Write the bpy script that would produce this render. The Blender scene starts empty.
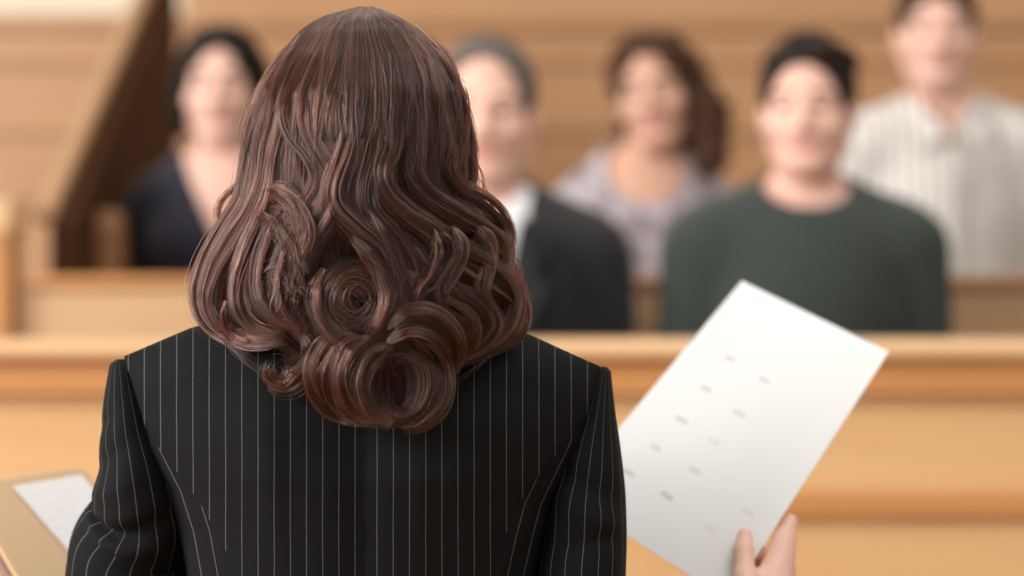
import bpy, math, random
import numpy as np
from mathutils import Vector, Matrix, Euler

random.seed(7)
RNG = np.random.default_rng(11)
SC = bpy.context.scene
COL = SC.collection

# ------------------------------------------------------------------ camera
FPX = 85.0 / 36.0 * 1024.0
ZC = 1.40
cam_d = bpy.data.cameras.new('camera')
cam = bpy.data.objects.new('camera', cam_d)
COL.objects.link(cam)
cam.location = (0, 0, ZC)
cam.rotation_euler = (math.pi / 2, 0, 0)
cam_d.lens = 85.0
cam_d.sensor_width = 36.0
cam_d.clip_start = 0.05
cam_d.dof.use_dof = True
cam_d.dof.focus_distance = 2.03
cam_d.dof.aperture_fstop = 2.4
SC.camera = cam

# ------------------------------------------------------------------ colour management, world, lights
SC.view_settings.view_transform = 'Standard'
SC.view_settings.look = 'None'
SC.view_settings.gamma = 1.0
SC.view_settings.use_curve_mapping = False
SC.view_settings.exposure = 0.22
world = bpy.data.worlds.new('room_light')
SC.world = world
world.use_nodes = True
bg = world.node_tree.nodes['Background']
bg.inputs[0].default_value = (1.0, 0.95, 0.89, 1)
bg.inputs[1].default_value = 0.50


def area(name, loc, target, sx, sy, power, color):
    d = bpy.data.lights.new(name, 'AREA')
    d.shape = 'RECTANGLE'
    d.size, d.size_y, d.energy, d.color = sx, sy, power, color
    o = bpy.data.objects.new(name, d)
    COL.objects.link(o)
    o.location = loc
    o.rotation_euler = (Vector(target) - Vector(loc)).to_track_quat('-Z', 'Y').to_euler()
    return o


area('window_light', (-6.2, 0.9, 3.3), (0.2, 4.0, 1.4), 3.0, 2.6, 540, (1.0, 0.97, 0.94))
area('window_light_rear', (-3.3, -0.9, 2.9), (-0.1, 2.2, 1.3), 1.5, 1.8, 70, (1.0, 0.98, 0.96))
area('ceiling_light', (0.6, 4.8, 4.2), (0.6, 4.8, 0), 3.4, 3.0, 22, (1.0, 0.93, 0.84))
area('sheet_fill_light', (1.0, 1.7, 3.7), (0.35, 2.4, 1.2), 1.6, 1.6, 30, (1.0, 0.97, 0.93))  # added overhead fill that brightens the held sheet


# ------------------------------------------------------------------ helpers
def at(px, py, Y):
    """the point at depth Y that the photograph shows at (px, py)"""
    return Vector(((px - 512) / FPX * Y, Y, ZC - (py - 288) / FPX * Y))


def mat(name, color, rough=0.6, **kw):
    m = bpy.data.materials.new(name)
    m.use_nodes = True
    b = m.node_tree.nodes['Principled BSDF']
    b.inputs['Base Color'].default_value = (*color, 1)
    b.inputs['Roughness'].default_value = rough
    for k, v in kw.items():
        b.inputs[k.replace('_', ' ')].default_value = v
    return m


class N:
    """tiny node-tree writer"""
    def __init__(s, m):
        s.t = m.node_tree
        s.b = s.t.nodes['Principled BSDF']

    def n(s, kind, **kw):
        x = s.t.nodes.new('ShaderNode' + kind)
        for k, v in kw.items():
            setattr(x, k, v)
        return x

    def l(s, a, b):
        s.t.links.new(a, b)

    def math(s, op, a, b=None, c=None):
        x = s.n('Math', operation=op)
        for i, v in enumerate((a, b, c)):
            if v is None:
                continue
            if isinstance(v, (int, float)):
                x.inputs[i].default_value = v
            else:
                s.l(v, x.inputs[i])
        return x.outputs[0]

    def mix(s, fac, a, b):
        x = s.n('Mix', data_type='RGBA')
        for sock, v in ((x.inputs[0], fac), (x.inputs[6], a), (x.inputs[7], b)):
            if isinstance(v, (int, float)):
                sock.default_value = v
            elif isinstance(v, tuple):
                sock.default_value = (*v, 1)
            else:
                s.l(v, sock)
        return x.outputs[2]

    def noise(s, vec, scale, detail=4, rough=0.55, mapping=None):
        if mapping is not None:
            mp = s.n('Mapping')
            mp.inputs['Scale'].default_value = mapping
            s.l(vec, mp.inputs[0])
            vec = mp.outputs[0]
        x = s.n('TexNoise')
        x.inputs['Scale'].default_value = scale
        x.inputs['Detail'].default_value = detail
        x.inputs['Roughness'].default_value = rough
        s.l(vec, x.inputs['Vector'])
        return x.outputs['Fac']

    def bump(s, h, strength, dist):
        x = s.n('Bump')
        x.inputs['Strength'].default_value = strength
        x.inputs['Distance'].default_value = dist
        s.l(h, x.inputs['Height'])
        s.l(x.outputs[0], s.b.inputs['Normal'])


def wood(name, c1, c2, stretch=(1.2, 9, 16), rough=0.38, scale=2.2, offs=0.0):
    m = mat(name, c1, rough)
    q = N(m)
    tc = q.n('TexCoord').outputs['Object']
    f1 = q.noise(tc, scale, 5, 0.6, stretch)
    f2 = q.noise(tc, 0.9 * scale, 2, 0.5, (0.6, 1.0, 2.2))
    r = q.n('ValToRGB')
    r.color_ramp.elements[0].position = 0.32
    r.color_ramp.elements[1].position = 0.68
    r.color_ramp.elements[0].color = (*c2, 1)
    r.color_ramp.elements[1].color = (*c1, 1)
    q.l(q.math('ADD', q.math('MULTIPLY', f1, 0.55), q.math('MULTIPLY', f2, 0.45)), r.inputs[0])
    q.l(r.outputs[0], q.b.inputs['Base Color'])
    q.bump(f1, 0.08, 0.002)
    return m


def link_mesh(name, verts, faces, m, parent=None, smooth=True, loc=None):
    me = bpy.data.meshes.new(name)
    if isinstance(verts, np.ndarray):
        verts = verts.tolist()
    if isinstance(faces, np.ndarray):
        faces = faces.tolist()
    me.from_pydata(verts, [], faces)
    if smooth:
        me.polygons.foreach_set('use_smooth', [True] * len(me.polygons))
    for x in (m if isinstance(m, (list, tuple)) else [m]):
        me.materials.append(x)
    me.update()
    o = bpy.data.objects.new(name, me)
    COL.objects.link(o)
    if parent is not None:
        o.parent = parent
    if loc is not None:
        o.location = loc
    return o


def tag(o, label=None, cat=None, group=None, kind=None):
    for k, v in (('label', label), ('category', cat), ('group', group), ('kind', kind)):
        if v:
            o[k] = v
    return o


def thing(name, label, cat, loc=(0, 0, 0), group=None):
    o = bpy.data.objects.new(name, None)
    o.empty_display_size = 0.1
    COL.objects.link(o)
    o.location = loc
    return tag(o, label, cat, group)


def bevel(o, w, seg=3):
    b = o.modifiers.new('bevel', 'BEVEL')
    b.width, b.segments, b.limit_method = w, seg, 'ANGLE'
    o.data.polygons.foreach_set('use_smooth', [True] * len(o.data.polygons))
    return o


def box(name, lo, hi, m, parent=None, bev=0.004):
    x0, y0, z0 = lo
    x1, y1, z1 = hi
    v = [(x0, y0, z0), (x1, y0, z0), (x1, y1, z0), (x0, y1, z0), (x0, y0, z1), (x1, y0, z1), (x1, y1, z1), (x0, y1, z1)]
    f = [(0, 3, 2, 1), (4, 5, 6, 7), (0, 1, 5, 4), (1, 2, 6, 5), (2, 3, 7, 6), (3, 0, 4, 7)]
    o = link_mesh(name, v, f, m, parent, False)
    if bev:
        bevel(o, bev)
        o.data.polygons.foreach_set('use_smooth', [False] * 6)
    return o


def extrude_profile(name, prof, x0, x1, m, parent=None):
    """prof: closed list of (y, z); swept along x"""
    n = len(prof)
    v = [(x0, y, z) for y, z in prof] + [(x1, y, z) for y, z in prof]
    f = [(i, (i + 1) % n, n + (i + 1) % n, n + i) for i in range(n)]
    f += [tuple(range(n))[::-1], tuple(range(n, 2 * n))]
    return link_mesh(name, v, f, m, parent, False)


# ------------------------------------------------------------------ signed-distance sculpting
class Field:
    def __init__(s, lo, hi, h):
        s.lo, s.h = np.array(lo, float), h
        s.n = np.ceil((np.array(hi) - s.lo) / h).astype(int) + 1
        s.F = np.full(s.n, 0.2, np.float32)
        s.ax = [(s.lo[i] + np.arange(s.n[i]) * h).astype(np.float32) for i in range(3)]

    def _sl(s, lo, hi):
        out = []
        for i in range(3):
            a = max(0, int((lo[i] - s.lo[i]) / s.h))
            b = min(int(s.n[i]), int((hi[i] - s.lo[i]) / s.h) + 2)
            if b <= a:
                return None
            out.append(slice(a, b))
        return tuple(out)

    def _grid(s, sl):
        return (s.ax[0][sl[0]][:, None, None], s.ax[1][sl[1]][None, :, None], s.ax[2][sl[2]][None, None, :])

    def _join(s, sl, d, k, mode):
        F = s.F[sl]
        if mode == 'cut':
            d = -d
            if k > 0:
                h = np.maximum(k - np.abs(F - d), 0) / k
                s.F[sl] = np.maximum(F, d) + h * h * k * 0.25
            else:
                s.F[sl] = np.maximum(F, d)
            return
        if k > 0:
            h = np.maximum(k - np.abs(F - d), 0) / k
            s.F[sl] = np.minimum(F, d) - h * h * k * 0.25
        else:
            s.F[sl] = np.minimum(F, d)

    def cap(s, a, b, ra, rb=None, k=0.02, mode='add'):
        rb = ra if rb is None else rb
        a, b = np.array(a, float), np.array(b, float)
        m = max(ra, rb) + 0.03 + k
        sl = s._sl(np.minimum(a, b) - m, np.maximum(a, b) + m)
        if sl is None:
            return
        X, Y, Z = s._grid(sl)
        ab = b - a
        L = max(float(ab @ ab), 1e-9)
        t = np.clip(((X - a[0]) * ab[0] + (Y - a[1]) * ab[1] + (Z - a[2]) * ab[2]) / L, 0, 1)
        d = np.sqrt((X - a[0] - t * ab[0]) ** 2 + (Y - a[1] - t * ab[1]) ** 2 + (Z - a[2] - t * ab[2]) ** 2) - (ra + (rb - ra) * t)
        s._join(sl, d, k, mode)

    def ell(s, c, r, R=None, k=0.02, mode='add'):
        c, r = np.array(c, float), np.array(r, float)
        m = max(r) + 0.03 + k
        sl = s._sl(c - m, c + m)
        if sl is None:
            return
        X, Y, Z = s._grid(sl)
        p = [X - c[0], Y - c[1], Z - c[2]]
        if R is not None:
            p = [R[0][i] * p[0] + R[1][i] * p[1] + R[2][i] * p[2] for i in range(3)]
        k0 = np.sqrt((p[0] / r[0]) ** 2 + (p[1] / r[1]) ** 2 + (p[2] / r[2]) ** 2)
        k1 = np.sqrt((p[0] / r[0] ** 2) ** 2 + (p[1] / r[1] ** 2) ** 2 + (p[2] / r[2] ** 2) ** 2)
        s._join(sl, k0 * (k0 - 1) / np.maximum(k1, 1e-6), k, mode)

    def half(s, p, n, k=0.0):
        """cut away the side the normal points to"""
        X, Y, Z = s._grid((slice(None),) * 3)
        n = np.array(n, float) / np.linalg.norm(n)
        d = -((X - p[0]) * n[0] + (Y - p[1]) * n[1] + (Z - p[2]) * n[2])
        s._join((slice(None),) * 3, d, k, 'cut')

    def func(s, fn, k, mode, lo=None, hi=None):
        sl = (slice(None),) * 3 if lo is None else s._sl(lo, hi)
        s._join(sl, fn(*s._grid(sl)), k, mode)

    def mesh(s):
        F = s.F
        ins = F < 0
        nx, ny, nz = F.shape
        cs = (nx - 1, ny - 1, nz - 1)
        cnt = np.zeros(cs, np.int8)
        for i in (0, 1):
            for j in (0, 1):
                for k in (0, 1):
                    cnt += ins[i:i + cs[0], j:j + cs[1], k:k + cs[2]]
        ci, cj, ck = np.nonzero((cnt > 0) & (cnt < 8))
        idx = np.full(cs, -1, np.int64)
        idx[ci, cj, ck] = np.arange(len(ci))
        acc = np.zeros((len(ci), 3))
        num = np.zeros(len(ci))
        corners = [(i, j, k) for i in (0, 1) for j in (0, 1) for k in (0, 1)]
        for a in corners:
            for ax in range(3):
                if a[ax]:
                    continue
                b = list(a)
                b[ax] = 1
                fa = F[ci + a[0], cj + a[1], ck + a[2]]
                fb = F[ci + b[0], cj + b[1], ck + b[2]]
                on = (fa < 0) != (fb < 0)
                t = np.where(on, fa / np.where(on, fa - fb, 1), 0)
                for q in range(3):
                    acc[:, q] += np.where(on, a[q] + (t if q == ax else 0), 0)
                num += on
        V = (acc / num[:, None] + np.stack([ci, cj, ck], 1)) * s.h + s.lo
        quads = []
        for ax in range(3):
            o1, o2 = [(1, 2), (2, 0), (0, 1)][ax]
            sh0 = [slice(1, -1)] * 3
            sh0[ax] = slice(0, -1)
            sh1 = [slice(1, -1)] * 3
            sh1[ax] = slice(1, None)
            A, B = ins[tuple(sh0)], ins[tuple(sh1)]
            e = np.array(np.nonzero(A != B)).T
            if not len(e):
                continue
            inside_first = A[tuple(e.T)]
            off = np.ones(3, int)
            off[ax] = 0
            c = e + off

            def cell(d1, d2):
                q = c.copy()
                q[:, o1] += d1
                q[:, o2] += d2
                return idx[q[:, 0], q[:, 1], q[:, 2]]
            Q = np.stack([cell(-1, -1), cell(0, -1), cell(0, 0), cell(-1, 0)], 1)
            Q = np.where(inside_first[:, None], Q, Q[:, ::-1])
            quads.append(Q)
        return V, np.concatenate(quads)


def relax(V, Q, it=2, f=0.5):
    n = len(V)
    e = np.concatenate([Q[:, [0, 1]], Q[:, [1, 2]], Q[:, [2, 3]], Q[:, [3, 0]]])
    e = np.concatenate([e, e[:, ::-1]])
    deg = np.bincount(e[:, 0], minlength=n)[:, None]
    for _ in range(it):
        s = np.stack([np.bincount(e[:, 0], V[e[:, 1], i], n) for i in range(3)], 1)
        V = V + f * (s / np.maximum(deg, 1) - V)
    return V


def smooth_path(pts, n, tension=0.5):
    """Catmull-Rom through pts, n samples equally spread by arc length"""
    P = np.array(pts, float)
    P = np.vstack([2 * P[0] - P[1], P, 2 * P[-1] - P[-2]])
    out = []
    for i in range(1, len(P) - 2):
        t = np.linspace(0, 1, 14, endpoint=False)[:, None]
        p0, p1, p2, p3 = P[i - 1], P[i], P[i + 1], P[i + 2]
        out.append(0.5 * (2 * p1 + (p2 - p0) * t + (2 * p0 - 5 * p1 + 4 * p2 - p3) * t ** 2 + (3 * p1 - p0 - 3 * p2 + p3) * t ** 3))
    out.append(P[-2][None])
    C = np.vstack(out)
    s = np.concatenate([[0], np.cumsum(np.linalg.norm(np.diff(C[:, :3], axis=0), axis=1))])
    q = np.linspace(0, s[-1], n)
    return np.stack([np.interp(q, s, C[:, i]) for i in range(C.shape[1])], 1)


# ------------------------------------------------------------------ materials
M_panel = wood('pale_oak_panel', (0.69, 0.44, 0.22), (0.58, 0.335, 0.15))
M_rail = wood('oak_rail', (0.56, 0.27, 0.095), (0.45, 0.195, 0.065))
M_cap = wood('lit_oak_cap', (0.72, 0.47, 0.26), (0.60, 0.36, 0.18))  # paler tone paints in the light caught by the rail's rounded nose
M_wall = wood('wall_oak', (0.50, 0.27, 0.125), (0.40, 0.20, 0.09), (0.8, 4, 12))
M_walltrim = wood('wall_trim_oak', (0.44, 0.235, 0.105), (0.36, 0.18, 0.08))
M_dark = wood('shaded_screen_wood', (0.085, 0.036, 0.015), (0.055, 0.022, 0.009))  # shade on the screen's inner face is put into this dark tone
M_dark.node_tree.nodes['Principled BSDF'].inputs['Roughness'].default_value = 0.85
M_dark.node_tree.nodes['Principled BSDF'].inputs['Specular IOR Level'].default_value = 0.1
M_bench = wood('bench_oak', (0.42, 0.20, 0.085), (0.32, 0.14, 0.06))
M_divider = wood('divider_oak', (0.62, 0.40, 0.22), (0.52, 0.31, 0.16))
M_handrail = wood('handrail_oak', (0.46, 0.26, 0.13), (0.37, 0.195, 0.09))
M_plaster = mat('cream_plaster', (0.74, 0.64, 0.49), 0.8)
M_floor = wood('floor_oak', (0.40, 0.22, 0.10), (0.30, 0.15, 0.07))


def skin(name, c):
    m = mat(name, c, 0.5)
    q = N(m)
    tc = q.n('TexCoord').outputs['Object']
    f = q.noise(tc, 14, 3)
    q.l(q.mix(q.math('MULTIPLY', f, 0.35), c, (c[0] * 0.95, c[1] * 0.72, c[2] * 0.68)), q.b.inputs['Base Color'])
    q.b.inputs['Subsurface Weight'].default_value = 0.12
    q.b.inputs['Subsurface Radius'].default_value = (0.012, 0.005, 0.003)
    q.b.inputs['Subsurface Scale'].default_value = 0.6
    return m


def fabric(name, c1, c2, scale=60, rough=0.9):
    m = mat(name, c1, rough)
    q = N(m)
    tc = q.n('TexCoord').outputs['Object']
    f = q.noise(tc, scale, 3)
    q.l(q.mix(f, c1, c2), q.b.inputs['Base Color'])
    q.b.inputs['Sheen Weight'].default_value = 0.15
    q.bump(f, 0.15, 0.002)
    return m


M_skinA = skin('fair_skin', (0.76, 0.48, 0.38))
M_skinB = skin('tan_skin', (0.62, 0.36, 0.25))
M_lip = mat('lips', (0.58, 0.25, 0.21), 0.45)
M_eye = mat('eye_dark', (0.05, 0.03, 0.02), 0.15)


def hairmat(name, c, rough=0.45):
    m = mat(name, c, rough)
    q = N(m)
    tc = q.n('TexCoord').outputs['Object']
    f = q.noise(tc, 30, 3, 0.6, (3, 3, 0.5))
    q.l(q.mix(f, tuple(x * 0.6 for x in c), tuple(x * 1.5 for x in c)), q.b.inputs['Base Color'])
    q.b.inputs['Specular IOR Level'].default_value = 0.15
    q.bump(f, 0.6, 0.006)
    return m


# ------------------------------------------------------------------ the room
def setting(o):
    return tag(o, kind='structure')


Y_FRONT, Y_ROW1, Y_DIV, Y_ROW2, Y_WALL = 3.75, 4.35, 4.66, 5.20, 7.0
Z_P1, Z_P2 = 0.50, 0.66
setting(box('floor', (-5, -2, -0.1), (5, Y_WALL + 0.1, 0), M_floor, bev=0))
setting(box('floor_tier', (-1.05, Y_FRONT + 0.07, 0.0), (3.2, Y_DIV, Z_P1), M_floor, bev=0))
setting(box('floor_tier_rear', (-1.05, Y_DIV, 0.0), (3.2, Y_WALL, Z_P2), M_floor, bev=0))


def wz(y):            # height on the back wall of a photo row
    return at(0, y, Y_WALL).z


setting(box('wall_back', (-5, Y_WALL, 0), (5, Y_WALL + 0.1, wz(20)), M_wall, bev=0))
setting(box('wall_upper', (-5, Y_WALL + 0.02, wz(20)), (-0.95, Y_WALL + 0.12, 4.2), M_plaster, bev=0))
setting(box('wall_upper_panel', (-0.95, Y_WALL + 0.02, wz(20)), (5, Y_WALL + 0.12, 4.2), M_wall, bev=0))
for k, (y0, y1, dp) in enumerate(((16, 30, 0.03), (58, 66, 0.016), (128, 136, 0.014), (196, 204, 0.014))):
    setting(box('trim_%d' % (k + 1), (-5, Y_WALL - dp, wz(y1)), (5, Y_WALL, wz(y0)), M_walltrim, bev=0.004))

# ------------------------------------------------------------------ jury box
XL, XR = -1.9, 3.2


def fz(y, Y=Y_FRONT):
    return at(0, y, Y).z


jb = thing('jury_box_front', 'pale oak jury box front with moulded top rail before the seated jurors', 'jury box', (0.6, Y_FRONT, 0))


def rel(o, root):
    """keep world-built geometry in place under a root that sits elsewhere"""
    o.data.transform(Matrix.Translation(-root.location))
    return o


zt = fz(339)
# top rail: rounded nose that overhangs the panel
prof = []
for a in np.linspace(0, math.pi, 9):
    prof.append((Y_FRONT - 0.035 - 0.0165 * math.sin(a), zt - 0.0165 + 0.0165 * math.cos(a)))
prof = prof + [(Y_FRONT + 0.10, zt - 0.033), (Y_FRONT + 0.10, zt)]
rel(extrude_profile('top_rail', prof, XL, XR, M_cap, jb), jb)
rel(box('upper_moulding', (XL, Y_FRONT - 0.026, fz(395)), (XR, Y_FRONT + 0.06, zt - 0.033), M_rail, jb, 0.006), jb)
rel(box('bead', (XL, Y_FRONT - 0.012, fz(403)), (XR, Y_FRONT + 0.06, fz(395)), M_cap, jb, 0.004), jb)
rel(box('upper_panel', (XL, Y_FRONT, fz(492)), (XR, Y_FRONT + 0.06, fz(403)), M_panel, jb, 0), jb)
rel(box('waist_moulding', (XL, Y_FRONT - 0.022, fz(517)), (XR, Y_FRONT + 0.06, fz(490)), M_rail, jb, 0.007), jb)
rel(box('lower_panel', (XL, Y_FRONT, 0), (XR, Y_FRONT + 0.06, fz(517)), M_panel, jb, 0), jb)
rel(box('plinth', (XL, Y_FRONT - 0.02, 0), (XR, Y_FRONT, 0.14), M_rail, jb, 0.005), jb)

dv = thing('row_divider', 'low oak partition between the two rows of jurors', 'partition', (0.6, Y_DIV, Z_P1))
zd = fz(276, Y_DIV)
rel(box('divider_panel', (-0.935, Y_DIV - 0.015, Z_P1), (XR, Y_DIV + 0.015, zd - 0.02), M_divider, dv, 0.002), dv)
rel(box('divider_cap', (-0.935, Y_DIV - 0.03, zd - 0.022), (XR, Y_DIV + 0.03, zd), M_rail, dv, 0.006), dv)

post = thing('newel_post', 'square oak newel post with pale cap at the end of the partition', 'post', (-1.038, Y_DIV, 0))
zp = fz(200, Y_DIV)
box('shaft', (-0.085, -0.05, 0), (0.082, 0.05, zp - 0.06), M_rail, post, 0.006)
box('cap', (-0.092, -0.058, zp - 0.07), (0.09, 0.058, zp), M_cap, post, 0.012)

# sloping side screen: runs back and up beside the rows
sc = thing('side_screen', 'tall dark shaded wooden side screen with a sloping pale handrail', 'screen', (-0.885, 5.5, Z_P2))
ya, yb = Y_DIV + 0.075, 6.25
za, zb = at(0, 226, ya).z, at(0, -30, yb).z
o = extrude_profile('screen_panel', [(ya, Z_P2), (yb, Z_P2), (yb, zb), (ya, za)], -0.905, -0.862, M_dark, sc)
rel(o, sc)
o = extrude_profile('sloping_handrail', [(ya, za), (yb, zb), (yb, zb + 0.035), (ya, za + 0.03)], -0.937, -0.897, M_handrail, sc)
rel(bevel(o, 0.010), sc)


def bench(label, x0, x1, y, zbase, back_top):
    b = thing('jury_bench', label, 'bench', ((x0 + x1) / 2, y, zbase), 'jury benches')
    w = (x1 - x0) / 2
    box('seat', (-w, -0.24, 0.385), (w, 0.14, 0.412), M_bench, b, 0.008)
    box('backrest', (-w, 0.19, 0.5), (w, 0.215, 0.72), M_bench, b, 0.008)
    for sx in (-1, 1):
        v = [(-.26, 0), (.22, 0), (.22, .58), (.20, .60), (-.12, .60), (-.14, back_top - .03), (-.16, back_top), (-.24, back_top), (-.26, back_top - .03)]
        e = extrude_profile('bench_end', [(a, c) for a, c in v], sx * w - 0.024, sx * w + 0.024, M_bench, b)
        bevel(e, 0.008)
    return b


bench('oak bench the jurors of the front row sit on', -0.6, 3.0, Y_ROW1 + 0.04, Z_P1, 0.72)
bench('oak bench the jurors of the rear row sit on', -0.836, 3.0, Y_ROW2 + 0.04, Z_P2, 0.90)


# ------------------------------------------------------------------ people
def rotm(yaw, pitch=0, roll=0):
    return np.array(Euler((pitch, roll, yaw), 'XYZ').to_matrix())


class Head:
    """head frame: origin between the eyes inside the skull, -y forward, z up"""
    def __init__(s, c, R, k=1.0):
        s.c, s.R, s.k = np.array(c, float), R, k

    def p(s, x, y, z):
        return s.c + s.R @ (np.array([x, y, z]) * s.k)

    def inv(s, V):
        return ((V - s.c) @ s.R) / s.k


def head_sdf(F, H, female=False):
    k = H.k
    jw = 0.9 if female else 1.0
    E = lambda c, r, kk=0.02, mode='add': F.ell(H.p(*c), np.array(r) * k, H.R, kk * k, mode)
    C = lambda a, b, ra, rb=None, kk=0.012, mode='add': F.cap(H.p(*a), H.p(*b), ra * k, (rb if rb is not None else ra) * k, kk * k, mode)
    E((0, 0.012, 0.036), (0.075, 0.094, 0.084), 0.02)
    E((0, -0.022, -0.035), (0.062 * jw, 0.068, 0.078), 0.03)
    E((0, -0.062, -0.097), (0.026 * jw, 0.024, 0.019), 0.03)
    for s in (-1, 1):
        C((s * 0.054 * jw, 0.0, -0.062), (s * 0.022, -0.058, -0.098), 0.016, 0.013, 0.03)
        E((s * 0.043, -0.062, -0.028), (0.024, 0.02, 0.022), 0.03)      # cheek
        C((s * 0.048, -0.072, 0.021), (s * 0.014, -0.087, 0.018), 0.009, 0.009, 0.018)
        E((s * 0.032, -0.1, 0.0), (0.019, 0.02, 0.012), 0.014, 'cut')    # eye socket
        E((s * 0.032, -0.078, 0.0), (0.0155, 0.014, 0.0115), 0.006)      # lids
        E((s * 0.077, 0.012, -0.012), (0.011, 0.02, 0.031), 0.01)        # ear
        E((s * 0.013, -0.098, -0.040), (0.009, 0.011, 0.008), 0.008)
    C((0, -0.088, 0.008), (0, -0.110, -0.034), 0.0075, 0.0115, 0.012)
    C((-0.021, -0.083, -0.063), (0.021, -0.083, -0.063), 0.007, 0.007, 0.010)
    C((-0.012, -0.090, -0.060), (0.012, -0.090, -0.060), 0.005, 0.005, 0.006)
    C((-0.015, -0.088, -0.069), (0.015, -0.088, -0.069), 0.006, 0.006, 0.006)
    C((-0.02, -0.098, -0.0645), (0.02, -0.098, -0.0645), 0.0022, 0.0022, 0.003, 'cut')


def hand_sdf(F, w, fwd, up, side, k=1.0, r=0.0085):
    """relaxed curled hand: w wrist, fwd finger direction, up back of hand, side towards the thumb"""
    w, fwd, up, side = (np.array(a, float) for a in (w, fwd, up, side))
    for i, (s, L, c) in enumerate(((0.030, 0.075, 0.3), (0.010, 0.085, 0.35), (-0.010, 0.078, 0.4), (-0.029, 0.062, 0.5))):
        a = w + fwd * 0.085 + side * s
        F.cap(w + side * s * 0.5 + fwd * 0.02, a, 0.016, 0.012, 0.012)
        b = a + (fwd * (1 - 0.3 * c) - up * c) * L * 0.45
        e = b + (fwd * (1 - 0.9 * c) - up * 1.6 * c) * L * 0.45
        F.cap(a, b, r + 0.001, r, 0.004)
        F.cap(b, e, r, r - 0.0015, 0.003)
    a = w + fwd * 0.03 + side * 0.03
    b = a + fwd * 0.03 + side * 0.025 - up * 0.01
    F.cap(w + fwd * 0.02 + side * 0.015, a, 0.015, 0.012, 0.01)
    F.cap(a, b, 0.0115, 0.0105, 0.005)
    F.cap(b, b + fwd * 0.028 + side * 0.004 - up * 0.006, 0.010, 0.008, 0.004)


def torso_arms(F, P, g, hw, arms=True, sleeve=1.0):
    """torso + arms grown by g; hw scales shoulder width"""
    F.ell((0, 0.02, 0.54), (0.165 * hw + g, 0.125 + g, 0.11 + g), None, 0.05)
    F.ell((0, -0.005, 0.68), (0.150 * hw + g, 0.115 + g, 0.17 + g), None, 0.06)
    F.ell((0, 0.0, 0.86), (0.165 * hw + g, 0.115 + g, 0.20 + g), None, 0.05)
    if P.get('female'):
        for s in (-1, 1):
            F.ell((s * 0.072, -0.085, 0.83), (0.062 + g, 0.055 + g, 0.06 + g), None, 0.04)
    zs = P['zs']
    F.cap((-0.15 * hw, 0.01, zs - 0.02), (0.15 * hw, 0.01, zs - 0.02), 0.062 + g, 0.062 + g, 0.05)
    for s in (-1, 1):
        F.cap((s * 0.13 * hw, 0.02, zs + 0.004), (s * 0.02, 0.03, zs + 0.075), 0.042 + g, 0.040 + g, 0.05)
        if arms:
            sh, el, wr = (s * 0.185 * hw, 0.01, zs - 0.03), (s * P.get('el', 0.205) * hw, 0.02, 0.70), (s * 0.12, -0.22, 0.60)
            e = np.array(sh) + (np.array(el) - np.array(sh)) * min(sleeve * 2, 1)
            F.cap(sh, e, 0.056 * hw + g, 0.044 + g, 0.03)
            if sleeve > 0.5:
                F.cap(el, wr, 0.043 + g, 0.030 + g, 0.02)


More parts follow.
